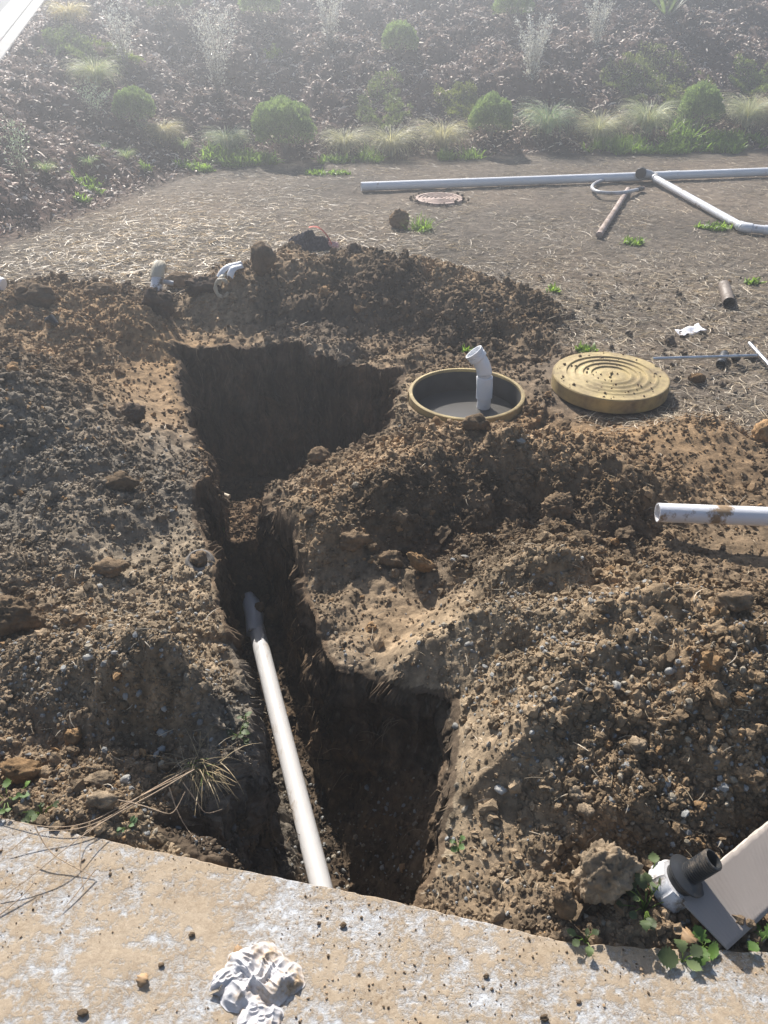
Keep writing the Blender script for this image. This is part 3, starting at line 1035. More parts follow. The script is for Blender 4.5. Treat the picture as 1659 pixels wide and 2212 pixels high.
# ------------------------------------------------------------------ named clods and stones
def clod(name, label, cat, p, size, seed, col, squash=(1, 1, 1), rot=0.0, mat=None, sub=4, rough=.55, sink=.35, freq=1.3, tilt=(0, 0), group=None):
    v, f = clod_shape(sub, seed, rough, freq)
    v = v * np.array(squash) * size
    Rm = np.array((Matrix.Rotation(rot, 3, 'Z') @ Matrix.Rotation(tilt[0], 3, 'X') @ Matrix.Rotation(tilt[1], 3, 'Y')))
    v = v @ Rm.T
    n = fbm(v[:, 0] + seed, v[:, 1] + v[:, 2], 18 / max(size * 12, .6), 4, seed)
    c = np.clip(np.array(col)[None] * (1 + .7 * n)[:, None], .01, .8)
    me = mesh_faces(name, v, f, c, True)
    o = link(name, me, mat or M_CLOD)
    v = v * np.array([1, 1, 1.0]); zmin = v[:, 2].min()
    o.location = (p.x, p.y, p.z - zmin * (1 - sink * 1.25))
    return tag(o, label, cat, group)


def gclod(u, v, wpx, label, seed, col=BROWN, sq=(1, 1, .8), name='soil_clod', cat='clod', **k):
    p = G(u, v)
    return clod(name, label, cat, p, wpx * .5 * depth(p) / FPX, seed, col, sq, **k)


CL2 = BROWN * 1.25
gclod(1292, 1930, 128, 'big rough tan clod of clay beside the threaded black fitting', 401, TAN * 1.15, (.95, .75, 1.15), rot=.3, sub=5, sink=.14, rough=.55, freq=1.7)
gclod(1208, 1985, 62, 'upright brown clod leaning against the big tan clod by the slab', 402, BROWN, (.8, .6, 1.3), rot=-.5, sink=.1, tilt=(0, -.25))
gclod(570, 598, 54, 'tall dark block of soil standing on the left end of the far mound', 403, BROWN * .8, (.9, .8, 1.25), sink=.1, rough=.35)
gclod(768, 556, 36, 'dark round clod on the crest of the far mound', 404, DARK * 1.2, (1, 1, 1))
gclod(860, 492, 42, 'orange brown wedge of clay next to a grass tuft in front of the round cover', 405, ORANGE * .6, (1.0, .8, .9), sink=.2)
gclod(905, 1255, 50, 'orange brown slanting clod casting a dark shadow on the trodden shelf', 406, ORANGE * .75, (1.1, .5, .9), rot=-.6, tilt=(.4, 0), sink=.1)
gclod(845, 1235, 48, 'dark rounded clod left of the slanting clod on the trodden shelf', 407, BROWN * .8, (1, .8, .9), sink=.2)
gclod(672, 1140, 30, 'pale brown pointed stone among crumbs right of the trench mouth', 408, TAN * .8, (1, .8, .9), sink=.2)
gclod(765, 1195, 56, 'wide brown clod with a shaded underside above the trodden shelf', 409, BROWN, (1.2, .7, .8), sink=.3, rough=.6)
gclod(30, 1345, 108, 'very large brown clod of earth at the left edge of the photo', 410, BROWN * .85, (1.1, .75, .85), sub=5, sink=.2, rough=.4, tilt=(.35, .3))
gclod(240, 1235, 58, 'low wide grey brown clod on the left bank level with the ring shaped fitting', 411, BROWN * 1.1, (1.3, .8, .65), sink=.35, rough=.55)
gclod(290, 905, 50, 'dark grey clod halfway down the grey gravel heap', 412, DARK * 1.3, (1.1, .9, .9), sink=.3)
gclod(262, 1062, 56, 'dark brown clod near the lower end of the grey gravel heap', 413, BROWN * .75, (1.2, .8, .8), sink=.35)
gclod(1575, 1330, 58, 'broad low clod at the right edge above the pale gravel', 414, BROWN * 1.2, (1.2, .8, .7), sink=.35)
gclod(1345, 835, 0.1 + 24, 'small dark stone just in front of the yellow lid', 415, BROWN, sink=.3)
gclod(1505, 826, 30, 'lone brown stone on bare ground right of the yellow lid', 416, ORANGE * .5, (1.1, .8, .8), sink=.1)
gclod(1648, 960, 60, 'orange lump of clay at the right edge beyond the white pipe', 417, ORANGE * 1.0, (.9, .8, 1.0), sink=.25)
gclod(945, 955, 44, 'rust coloured clod below the open tank neck', 418, ORANGE * .6, (.9, .8, .9), sink=.2)
gclod(1025, 948, 44, 'rounded brown clod right of the rust coloured clod under the tank neck', 419, BROWN * .9, (1.2, .8, .8), sink=.3)
gclod(690, 990, 50, 'brown clod on the rim above the deep pit', 420, BROWN, (1.1, .8, .8), sink=.3)
gclod(395, 620, 46, 'flat topped brown lump behind the pit beside the dirty pipe elbow', 421, BROWN * 1.1, (1.4, .7, .7), sink=.3)
gclod(435, 640, 56, 'dark crumbly lump between the pipe elbow and the torn pipe pieces', 422, DARK * 1.1, (1.4, .7, .7), sink=.35, rough=.7)
gclod(225, 640, 48, 'brown lump on the rear left bank left of the pipe elbow', 423, BROWN, (1.4, .7, .6), sink=.35)
gclod(90, 660, 60, 'dark brown clod on the rear left bank near the white cap', 424, BROWN * .8, (1.2, .8, .8), sink=.3)
gclod(60, 650, 40, 'smaller dark clod touching the white cap at the left edge', 425, BROWN * .8, sink=.3)
gclod(345, 690, 60, 'crumbly dark clod on the corner of the pit below the pipe elbow', 426, DARK * 1.2, (1, .8, 1), sink=.3, rough=.7)
gclod(1235, 1750, 30, 'small tan stone on the dark slope above the big tan clod', 427, TAN, sink=.1)
gclod(1370, 1640, 34, 'tan clod on the dark slope above the threaded fitting', 428, TAN, sink=.1)
gclod(1255, 1790, 36, 'tan knobbly clod just above the big tan clod', 429, TAN * .9, sink=.1)
gclod(218, 1700, 44, 'tan clod beside the dry grass stalks near the slab', 430, TAN * .9, (1.2, .8, .7), sink=.2)
gclod(235, 1760, 46, 'smooth pale brown stone touching the dry stalks at the slab rim', 431, TAN, (1.3, .8, .7), sink=.2)
gclod(45, 1670, 66, 'ochre clod near the green weeds at the left edge', 432, ORANGE * .7, (1.3, .7, .7), sink=.2)
gclod(160, 1600, 40, 'orange clod in the shade of the lower left heap', 433, ORANGE * .8, (1, .8, .9), sink=.2)
gclod(1200, 1140, 66, 'rough brown clod left of the lying white pipe', 434, BROWN * 1.05, (1.1, .8, .8), sub=5, sink=.35, rough=.6)
for i, (u, v, w, lab) in enumerate([
        (1003, 1215, 24, 'whitish pebble at the left foot of the pale gravel heap'), (1210, 1660, 22, 'white angular stone on the dark slope of the right heap'),
        (1080, 1712, 30, 'grey white stone on the brown slope right of the dark recess'), (1010, 1390, 18, 'pale chip near the top of the dark recess'),
        (985, 1560, 20, 'cream stone on the right rim of the dark recess'), (195, 1428, 22, 'pale grey stone on the lower left heap'), (280, 1375, 26, 'angular grey stone on the tan left bank'),
        (215, 1265, 18, 'small white stone below the low wide clod'), (275, 1690, 26, 'blue grey stone beside the dry stalks'), (352, 1600, 26, 'pale stone on the rim left of the trench pipe'),
        (435, 1247, 16, 'white stone leaning on the ring shaped fitting'), (1330, 1485, 26, 'light grey stone in the middle of the right gravel heap'), (1450, 1440, 26, 'light grey flat stone near the right edge of the gravel heap'),
        (160, 1645, 22, 'white flat stone in the shade above the green weeds'), (1120, 1000, 18, 'white sliver on the crest of the dark heap')]):
    gclod(u, v, w * .9, lab, 450 + i, (.30, .29, .265), (1, .75, .6), name='stone', cat='stone', mat=M_STONE, sub=3, rough=.62, freq=.8, sink=.3, rot=i * 1.3)

# ------------------------------------------------------------------ materials for the objects
M_PVC = dirty('white_plastic', (.66, .67, .70), (.20, .14, .09), .38, 11, .32, .05)
M_PVC_CLEAN = dirty('clean_white_plastic', (.76, .77, .79), (.30, .22, .14), .30, 10, .3, .06)
M_PVC_DIRTY = dirty('muddy_white_plastic', (.62, .62, .64), (.13, .09, .06), .50, 16, .4, .04, stretch=(1, 1, 1))
M_PVC_GREY = dirty('weathered_grey_plastic', (.40, .41, .43), (.20, .15, .11), .40, 8, .4, .08)
M_YEL = dirty('yellow_plastic', (.45, .345, .145), (.22, .165, .10), .48, 8, .65, .18)
M_YELD = dirty('yellow_plastic_muddy', (.46, .34, .13), (.17, .125, .075), .50, 7, .6, .18)
M_BLACK = plain('black_plastic', (.022, .023, .025), .38, .4, 20, 60)
M_BLACKD = dirty('dusty_black_plastic', (.03, .032, .035), (.20, .16, .12), .42, 18, .4, .08)
M_STEEL = plain('galvanised_steel', (.50, .51, .53), .32, .2, 30, 80, metal=.85)
M_RUST = dirty('rusty_brown_tube', (.20, .16, .13), (.09, .065, .05), .5, 12, .45, .1)
M_STAKE = dirty('pinkish_wood', (.42, .33, .29), (.2, .15, .11), .45, 12, .7, .1)
M_COVER = dirty('red_brown_cover', (.42, .31, .26), (.18, .13, .10), .42, 9, .75, .15)
M_CARD = plain('grey_cardboard', (.30, .262, .235), .85, .08, 5, 40, spec=.2)
M_CARDW = plain('torn_card', (.50, .45, .39), .9, .15, 30, 60, spec=.2)
M_CLOTHW = dirty('white_stained_cloth', (.52, .51, .52), (.40, .29, .18), .44, 20, .85, .10, bs=180, bst=.25)
M_CLOTHD = plain('dark_cloth', (.035, .033, .045), .95, .4, 30, 160, spec=.1, bst=.6)
M_RED = plain('red_trim', (.55, .13, .09), .8, .3, 30)
M_PINK = plain('pink_trim', (.55, .36, .36), .8, .3, 30)
M_PAPER = plain('white_paper', (.74, .74, .78), .8, .05, 10, 60)
M_RUBBER = plain('dark_concrete_ring', (.15, .135, .12), .85, .3, 25, 60)
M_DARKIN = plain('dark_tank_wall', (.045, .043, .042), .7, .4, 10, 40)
M_WOOD = plain('pale_wood', (.42, .35, .26), .7, .25, 25)
M_CREAM = dirty('cream_torn_plastic', (.50, .44, .33), (.18, .13, .08), .42, 14, .5, .08)


def arc(p0, p1, p2, n=10):
    p0, p1, p2 = Vector(p0), Vector(p1), Vector(p2)
    return [p0 * (1 - t) ** 2 + p1 * 2 * t * (1 - t) + p2 * t * t for t in [i / n for i in range(n + 1)]]


# ------------------------------------------------------------------ tank neck, water, bent pipe, lid
cx, cy = RING_C
root = empty('tank_neck', (cx, cy, 0), 'round open tank neck with a muddy yellow rim sunk in the soil', 'tank opening')
z0 = .055
rim = MB().lathe([(RING_R - .016, z0 - .012), (RING_R - .016, z0 - .001), (RING_R - .013, z0 + .002), (RING_R - .003, z0 + .002), (RING_R + .001, z0 - .001), (RING_R + .001, z0 - .05)],
                 n=96, jag=lambda w, h: .004 * math.sin(3 * w + 1)).build('rim', M_YEL, root)
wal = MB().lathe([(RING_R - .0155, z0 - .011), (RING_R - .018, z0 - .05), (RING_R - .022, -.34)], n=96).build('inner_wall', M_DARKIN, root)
wt = MB()
wt.add([(0, 0, 0)] + [(math.cos(2 * PI * k / 64) * (RING_R - .02), math.sin(2 * PI * k / 64) * (RING_R - .02), 0) for k in range(64)], [(0, 1 + k, 1 + (k + 1) % 64) for k in range(64)])
m, nt, N, L, b = new_mat('murky_water'); b.inputs['Base Color'].default_value = (.085, .080, .074, 1); b.inputs['Roughness'].default_value = .30; b.inputs['Specular IOR Level'].default_value = .35
bump(nt, b, 6, .08, .004)
o = wt.build('water', m, smooth=False); o.location = (cx, cy, -.060); tag(o, kind='structure')

root = empty('bent_pipe', (.487, 3.42, -.05), 'white bent drain pipe with socket joints rising out of the open tank neck', 'pipe')
def rel(L, o): return [Vector(p) - Vector(o) for p in L]
ob = (.487, 3.42, -.05)
MB().tube(rel([(.494, 3.42, -.28), (.492, 3.42, .01)], ob), .034, 24).build('pipe_body', M_PVC_CLEAN, root)
MB().tube(rel([(.492, 3.42, -.01), (.4915, 3.42, -.006), (.490, 3.42, .05), (.486, 3.42, .102), (.4858, 3.42, .107)], ob), [.034, .040, .040, .040, .036], 24).build('lower_socket', M_PVC_CLEAN, root)
MB().tube(rel([(.4858, 3.42, .107), (.4838, 3.42, .121)], ob), .0345, 24).build('joint_groove', M_PVC, root)
elb = arc((.4838, 3.42, .121), (.480, 3.424, .160), (.448, 3.43, .198), 8)
MB().tube(rel(elb, ob), [.037] * 9, 24).build('elbow', M_PVC_CLEAN, root)
dd = (Vector(elb[-1]) - Vector(elb[-2])).normalized()
e = Vector(elb[-1])
MB().tube(rel([e - dd * .012, e - dd * .006, e + dd * .012, e + dd * .014, e + dd * .020, e + dd * .022, e + dd * .036], ob), [.037, .0445, .0445, .041, .041, .0455, .0455], 24, inner=.006).build('end_socket', M_PVC_CLEAN, root)

lx, ly = LID_C
root = empty('yellow_cover', (lx, ly, .015), 'round yellow lid with raised rings lying on the ground beside the open neck', 'lid')
r = LID_R
top = .072
prof = [(r - .004, 0), (r, .004), (r, top - .006), (r - .004, top - .001), (r - .010, top)]
MB().lathe(prof, n=96).build('side_band', M_YELD, root)
prof = [(r - .010, top)]
x_ = r - .055
prof += [(x_ + .006, top - .001)]
for k in range(4):
    rr = x_ - k * .040
    prof += [(rr, top + .001), (rr - .004, top + .004), (rr - .012, top + .004), (rr - .016, top - .003), (rr - .030, top - .003), (rr - .034, top - .001)]
prof += [(.045, top - .002), (.02, top - .003), (0.0005, top - .003)]
MB().lathe(prof, n=96).build('lid_top', M_YEL, root)
MB().tube([(-.012, -.03, top + .001), (-.008, 0, top + .004), (.012, .025, top + .001)], .006, 8).build('lifting_lug', M_YELD, root)
n = 80
a = rng.uniform(0, 6.28, n); q = r * np.sqrt(rng.uniform(0, .95, n))
s = np.clip(np.exp(rng.normal(math.log(.0035), .45, n)), .0015, .010)
sc = scatter_mesh('lid_crumbs', np.stack([lx + q * np.cos(a), ly + q * np.sin(a), .015 + top + s * .3], 1), s, BROWN * rng.uniform(.5, 1.2, (n, 1)), 1, M_CLOD)
tag(sc, kind='stuff')

# ------------------------------------------------------------------ pipes and tubes lying about
def two(u1, v1, u2, v2, z1, z2=None):
    z2 = z1 if z2 is None else z2
    a = P(u1, v1, z1); b_ = P(u2, v2, z2)
    return a, b_


def gz(p, r):
    return Vector((p.x, p.y, hz(p.x, p.y) + r))


# long white pipe at the back, two lengths and a coupling
a, b_ = two(780, 403, 1659, 371, .05)
end = a + (b_ - a) * 1.45
root = empty('long_pipe', a, 'very long white pipe lying straight across the back of the yard', 'pipe')
A = Vector((0, 0, 0)); E = end - a; cpl = E * .52
MB().tube([A, cpl], .040, 24, inner=.004).build('pipe_length', M_PVC_CLEAN, root)
MB().tube([cpl, E], .040, 24, inner=.004).build('pipe_length', M_PVC_CLEAN, root)
MB().tube([cpl - E.normalized() * .06, cpl + E.normalized() * .06], .0425, 24).build('coupling', M_PVC_CLEAN, root)

# pipe that comes forward from the black capped bend
j = P(1408, 381, .06); k_ = P(1604, 491, .04)
root = empty('angled_pipe', j, 'white pipe running forward from a black capped bend to an elbow at the right edge', 'pipe')
J = Vector((0, 0, 0)); K = k_ - j
MB().tube([J + K.normalized() * .05, K], .031, 24).build('pipe_length', M_PVC, root)
bend = [Vector((-.16, .03, .02)), Vector((-.06, .02, .02))]
MB().tube([Vector((-.10, -.005, .03)), Vector((-.03, .0, .015)), Vector((.02, -.02, .0)), K.normalized() * .10], [.045, .043, .038, .037], 20).build('bend_fitting', M_PVC_GREY, root)
MB().tube([Vector((-.10, .01, .03)), Vector((-.125, -.03, .034)), Vector((-.128, -.035, .034))], [.052, .052, .046], 24).build('black_cap', M_BLACK, root)
kd = K.normalized(); rt = (P(1659, 497, .04) - k_).normalized()
MB().tube(arc(K - kd * .05, K, K + rt * .07, 8), .038, 20).build('elbow', M_PVC_CLEAN, root)
MB().tube([K + rt * .07, K + rt * 1.3], .032, 20).build('pipe_length', M_PVC, root)
MB().tube([K + rt * .16, K + rt * .22], .037, 20).build('coupling', M_PVC_CLEAN, root)

# looped hose
pp = [(1383, 381), (1340, 381), (1302, 388), (1276, 401), (1284, 414), (1318, 418), (1352, 416), (1380, 409)]
pts = [P(u, v, .055 if i in (4, 5, 6) else .035) for i, (u, v) in enumerate(pp)]
def smooth(pts, k=3):
    for _ in range(k):
        o_ = [pts[0]]
        for a_, c_ in zip(pts[:-1], pts[1:]):
            o_ += [a_ * .75 + c_ * .25, a_ * .25 + c_ * .75]
        pts = o_ + [pts[-1]]
    return pts
hb_ = pts[0].copy()
root = empty('hose', hb_, 'grey flexible hose bent into an open loop in front of the long pipe', 'hose')
sm = smooth([p - hb_ for p in pts])
MB().tube(sm, .017, 14).build('hose_body', M_PVC_GREY, root)
d_ = (sm[-1] - sm[-2]).normalized()
MB().tube([sm[-1] - d_ * .03, sm[-1] + d_ * .04, sm[-1] + d_ * .045, sm[-1] + d_ * .08], [.023, .023, .019, .019], 16).build('end_connector', M_BLACKD, root)
MB().tube([sm[-1] + d_ * .08, sm[-1] + d_ * .095], .021, 16).build('connector_ring', M_COVER, root)

a = gz(P(1294, 507, .03), .024); b_ = gz(P(1357, 408, .03), .024)
o = MB().tube([Vector((0, 0, 0)), (b_ - a) * .5 + Vector((.004, 0, .002)), b_ - a], [.026, .025, .023], 18).build('round_stake', M_STAKE)
o.location = a; tag(o, 'short pinkish round stake lying under the looped hose', 'stake')

a = gz(P(1564, 618, .04), .036); b_ = gz(P(1575, 655, .04), .036)
a2 = a + (a - b_) * .0
o = MB().tube([Vector((0, 0, 0)), b_ - a2], .037, 28, inner=.003).build('tube_offcut', M_RUST)
o.location = a2; tag(o, 'brown tube offcut lying open end forward on the bare ground', 'tube')
a = gz(P(1565, 765, .03), .022); b_ = gz(P(1557, 785, .03), .022)
o = MB().tube([Vector((0, 0, 0)), b_ - a], .024, 24, inner=.003).build('tube_offcut', M_BLACKD)
o.location = a; tag(o, 'small black tube offcut lying under the steel bar', 'tube')

# steel bar with cross handle
a = P(1409, 775, .115); b_ = P(1634, 768, .05)
h1 = P(1619, 742, .05); h2 = P(1672, 800, .05)
root = empty('tee_bar', b_, 'thin galvanised steel bar with a cross handle resting one end on the yellow lid', 'bar')
MB().tube([a - b_, Vector((0, 0, 0))], .0085, 12).build('shaft', M_STEEL, root)
MB().tube([h1 - b_, h2 - b_], .011, 14).build('handle', M_STEEL, root)
kb = P(1590, 772, .04)
MB().lathe([(.0005, -.02), (.018, -.018), (.022, -.01), (.022, .012), (.016, .018), (.0005, .018)], kb - b_, (.3, -.8, .4), 16).build('clamp', M_BLACK, root)

# white pipe lying at the right
a = P(1420, 1107, .115); b_ = P(1659, 1116, .115)
e_ = a + (b_ - a) * 2.6
o = MB().tube([Vector((0, 0, 0)), e_ - a], .0345, 28, inner=.004).build('pipe_offcut', dirty('splashed_white_plastic', (.70, .70, .72), (.28, .19, .11), .40, 7, .35, .03))
for dx_ in (0,): o.location = (a.x, a.y, max(a.z, hz(a.x, a.y) + .03))
tag(o, 'mud splashed white pipe lying by the right edge above the gravel heap', 'pipe')

# pipe in the trench, lifted at its broken far end
q0 = Vector((-.05, .55, -.66)); q1 = Vector((-.192, 1.29, -.655)); q2 = Vector((-.424, 2.03, -.65)); q3 = Vector((-.560, 2.47, -.645))
root = empty('buried_pipe', q1, 'long white drain pipe laid along the bottom of the trench', 'pipe')
MB().tube([p - q1 for p in (q0, q1, q2, q3)], .035, 28).build('pipe_body', dirty('scuffed_white_plastic', (.66, .65, .65), (.40, .31, .22), .35, 9, .4, .07, stretch=(2.2, .7, 1)), root)
tip = [q3 + Vector((.000, -.04, .0)), q3 + Vector((-.012, .05, .022)), q3 + Vector((-.034, .11, .045)), q3 + Vector((-.05, .15, .06))]
MB().tube([p - q1 for p in tip], [.036, .041, .038, .020], 24).build('split_end', M_PVC, root)
for i, (u, v, w, z) in enumerate([(575, 1290, 20, -.6), (560, 1310, 22, -.58), (588, 1325, 34, -.6), (530, 1290, 20, -.58)]):
    p = P(u, v, z)
    clod('soil_clod', ['small crumb of clay above the split end of the trench pipe', 'brown lump resting on the trench pipe end', 'orange brown lump right of the split pipe end',
                       'dark crumb left of the split pipe end'][i], 'clod', Vector((p.x, p.y, p.z - .02)), w * .5 * depth(p) / FPX, 480 + i, ORANGE * .55, (1, .9, .8), sub=3, sink=.2)

# pale stick across the trench mouth
p = P(450, 1068, -.36); p2 = P(497, 1085, -.36)
o = MB().tube([Vector((0, 0, 0)), p2 - p], .012, 10).build('stick', M_WOOD)
o.location = p + Vector((0, 0, .03)); tag(o, 'pale stick lying on the soil plug where the trench meets the pit', 'stick')

# ring shaped fitting half buried in the left bank
p = G(433, 1222)
o = MB().lathe([(.024, -.03), (.024, .022), (.028, .030), (.040, .034), (.048, .028), (.052, .016), (.052, -.03)], (0, 0, 0), (.1, -.35, .9), 40).build('ring_fitting', M_RUBBER)
o.location = p + Vector((0, 0, -.002)); tag(o, 'dark ring shaped fitting filled with soil half buried beside the trench', 'fitting')
clod('soil_clod', 'soil packed inside the ring shaped fitting beside the trench', 'clod', p + Vector((0, -.002, .0)), .034, 490, BROWN, (1, 1, .8), sub=4, sink=.3)

# dirty elbow, torn pieces, cap at the left edge
p = G(342, 640)
root = empty('pipe_elbow', p, 'muddy white pipe elbow standing open on the bank behind the pit', 'pipe fitting')
MB().tube([Vector((.0, -.05, .015)), Vector((.003, .0, .055)), Vector((.006, .035, .095))], .036, 24, inner=.004).build('lower_arm', M_PVC_DIRTY, root)
MB().tube([Vector((.005, .025, .085)), Vector((.008, .05, .12)), Vector((.01, .085, .135)), Vector((.01, .12, .125)), Vector((.01, .14, .10))], [.040, .041, .041, .038, .03], 24).build('bend', M_CREAM, root)
MB().tube([Vector((.03, .04, .06)), Vector((.09, .05, .045))], .014, 14).build('side_stub', M_PVC_GREY, root)

def shard(name, label, cat, p, ang, L_, r_, sweep, mat, tilt=.4, wav=.2, seed=0):
    """piece of split pipe wall, curved and jagged"""
    mb = MB(); nu, nv = 12, 8
    rr = random.Random(seed)
    for lay in (0, 1):
        vs = []
        for i in range(nu + 1):
            jag = 1 + wav * (rr.random() - .5)
            for j in range(nv + 1):
                w = -sweep / 2 + sweep * j / nv * jag
                R_ = r_ - lay * .003
                xx = (i / nu - .5) * L_
                vs.append(Vector((xx, math.sin(w) * R_ * (1 - .35 * (i / nu) ** 2), math.cos(w) * R_ + .02 * math.sin(i / nu * 4))))
        fs = []
        for i in range(nu):
            for j in range(nv):
                f_ = (i * (nv + 1) + j, i * (nv + 1) + j + 1, (i + 1) * (nv + 1) + j + 1, (i + 1) * (nv + 1) + j)
                fs.append(f_ if not lay else f_[::-1])
        mb.add(vs, fs)
    n1 = (nu + 1) * (nv + 1)
    sides = []
    for i in range(nu):
        for j in (0, nv):
            a_ = i * (nv + 1) + j; c_ = a_ + nv + 1
            sides.append((a_, c_, n1 + c_, n1 + a_))
    for j in range(nv):
        for i in (0, nu):
            a_ = i * (nv + 1) + j
            sides.append((a_, a_ + 1, n1 + a_ + 1, n1 + a_))
    mb.f += sides
    o = mb.build(name, mat)
    o.location = p; o.rotation_euler = (0, -tilt, ang)
    return tag(o, label, cat)


shard('pipe_shard', 'blue white split pipe piece sticking from the left flank of the far mound', 'pipe piece', G(500, 607, .03), .6, .17, .026, 2.6, M_PVC, .45, .3, 1)
shard('pipe_shard', 'white broken pipe piece just below the split piece on the far mound', 'pipe piece', G(513, 618, .03), .9, .11, .026, 2.8, M_PVC_CLEAN, .5, .3, 2)
p = G(484, 652)
o = MB().tube([Vector((math.cos(w) * .038, -.01 + .012 * math.sin(w), .045 + math.sin(w) * .048)) for w in [i * 5.3 / 14 + .5 for i in range(15)]], [.006 + .008 * abs(math.sin(i * 1.1)) for i in range(15)], 8).build('torn_ring', M_CREAM)
o.location = p; tag(o, 'cream curled torn ring of plastic on the left foot of the far mound', 'plastic piece')
shard('pipe_shard', 'cream crumpled strip of plastic above the curled torn ring', 'pipe piece', G(488, 625, .02), 1.0, .12, .02, 2.2, M_CREAM, .5, .5, 3)
p = G(0, 640)
o = MB().tube([Vector((-.08, .02, .04)), Vector((.0, .0, .05)), Vector((.035, -.01, .052)), Vector((.045, -.012, .05))], [.040, .042, .040, .034], 24).build('capped_pipe', M_PVC_CLEAN)
o.location = p; tag(o, 'white rounded pipe cap at the far left edge on the rear bank', 'pipe cap')
p = G(120, 725)
o = MB().tube([Vector((-.03, .01, .03)), Vector((0, 0, .045)), Vector((.03, -.02, .02))], [.016, .024, .015], 12).build('plastic_scrap', M_BLACK)
o.location = p; tag(o, 'crumpled black scrap of plastic on the rear left bank', 'scrap')

# red brown access cover partly under soil
p = G(948, 434)
prof = [(.215, -.02), (.215, .012)]
for k in range(5):
    rr = .20 - k * .036
    prof += [(rr, .014), (rr - .012, .014), (rr - .016, .006), (rr - .026, .006)]
prof += [(.02, .012), (.0005, .012)]
o = MB().lathe(prof, n=64).build('access_cover', M_COVER); o.location = (p.x, p.y, p.z + .012)
tag(o, 'red brown round access cover with raised rings in the ground before the long pipe', 'cover')
n = 70
a = rng.uniform(0, 6.28, n); q = .225 * np.sqrt(rng.uniform(.15, 1.3, n))
kx = p.x + q * np.cos(a) * 1.1; ky = p.y + q * np.sin(a)
keep = rng.uniform(0, 1, n) < np.clip(.15 + 1.0 * np.abs(np.cos(a)) ** 2 * (q > .13) + .8 * (q > .20), 0, 1)
kx, ky = kx[keep], ky[keep]; n = len(kx); s = np.clip(np.exp(rng.normal(math.log(.008), .4, n)), .004, .022)
tag(scatter_mesh('cover_soil', np.stack([kx, ky, p.z + .018 + s * .2], 1), s, DARK * rng.uniform(.8, 1.8, (n, 1)), 2, M_CLOD), kind='stuff')

# ------------------------------------------------------------------ cloths, paper, cardboard
def heap(name, mat, size, seed, squash, fold=5.0, amp=.35, parent=None, ragged=.25):
    v, f = ICO[5]
    v = v.copy()
    # crumpled: sharp creases from ridged noise
    def ridge(f_, s_): return 1 - 2 * np.abs(vn3(v[:, 0] * f_ + seed, v[:, 1] * f_ * .8, v[:, 2] * f_ * 1.3 + seed, s_)) * 1.6
    d = amp * (ridge(fold * .5, seed) * .9 + ridge(fold, seed + 1) * .55 + ridge(fold * 2.1, seed + 2) * .3 - .8) + ragged * vn3(v[:, 0] * 1.5, v[:, 1] * 1.5, v[:, 2] * 1.5 + seed, seed + 3)
    w = v * (1 + d)[:, None] * np.array(squash) * size
    w[:, 2] = np.where(w[:, 2] < -.01, -.01 + (w[:, 2] + .01) * .12, w[:, 2])
    return link(name, mesh_faces(name, w, f, None, True), mat, parent)


p = P(548, 2118, SLAB_Z + .03)
root = empty('rag', (p.x, p.y, SLAB_Z), 'crumpled white rag stained with mud lying on the slab', 'rag')
def folded(name, mat, R_, hgt_, seed, parent, loc, sq=(1, 1), k=1.0, lobes=.16):
    nr, na = 70, 200
    rr = np.repeat(np.linspace(0, 1, nr + 1)[1:], na); aa = np.tile(np.linspace(0, 2 * PI, na, endpoint=False), nr)
    out = 1 + lobes * 2 * vn2(np.cos(aa) * 1.6 + seed, np.sin(aa) * 1.6, seed) + .10 * vn2(np.cos(aa) * 6 + seed, np.sin(aa) * 6, seed + 1)
    x = rr * out * np.cos(aa) * R_ * sq[0]; y = rr * out * np.sin(aa) * R_ * sq[1]
    wx = x + .018 * vn2(x * 22, y * 22, seed + 2); wy = y + .018 * vn2(x * 22 + 7, y * 22, seed + 3)
    def rg(f, s_, st=1.0):
        ca, sa = math.cos(s_ * 1.7), math.sin(s_ * 1.7)
        return 1 - np.abs(vn2((wx * ca + wy * sa) * f, (-wx * sa + wy * ca) * f * st, s_)) * 3.2
    dome = np.clip(1 - rr ** 2.6, 0, 1)
    z = hgt_ * dome * (.50 + .42 * vn2(x * 18, y * 18, seed + 9)) + k * (np.clip(rr * 0 + 1, 0, 1)) * (.3 + .7 * dome) * (.0125 * rg(32, seed + 4, .40) + .0085 * rg(62, seed + 5, .45) + .0045 * rg(130, seed + 6, .5))
    z = np.maximum(z * np.clip((1 - rr) * 9, .12, 1), .0015)
    x = x + .55 * hgt_ * .25 * vn2(x * 30, y * 30, seed + 7) * dome; y = y + .55 * hgt_ * .25 * vn2(x * 30, y * 30 + 5, seed + 8) * dome
    V = np.concatenate([[[0, 0, z[:na].mean()]], np.stack([x, y, z], 1)])
    i0 = 1 + np.arange(nr - 1)[:, None] * na + np.arange(na)[None]; i1 = 1 + np.arange(nr - 1)[:, None] * na + (np.arange(na)[None] + 1) % na
    F4 = np.stack([i0, i0 + na, i1 + na, i1], -1).reshape(-1, 4)
    loops = np.concatenate([F4.ravel(), np.stack([np.zeros(na, int), 1 + np.arange(na), 1 + (np.arange(na) + 1) % na], 1).ravel()])
    tot = np.concatenate([np.full(len(F4), 4), np.full(na, 3)]); st_ = np.concatenate([[0], np.cumsum(tot)[:-1]])
    o = link(name, fast_mesh(name, V, loops, st_, tot, None, True), mat, parent)
    o.location = loc
    return o


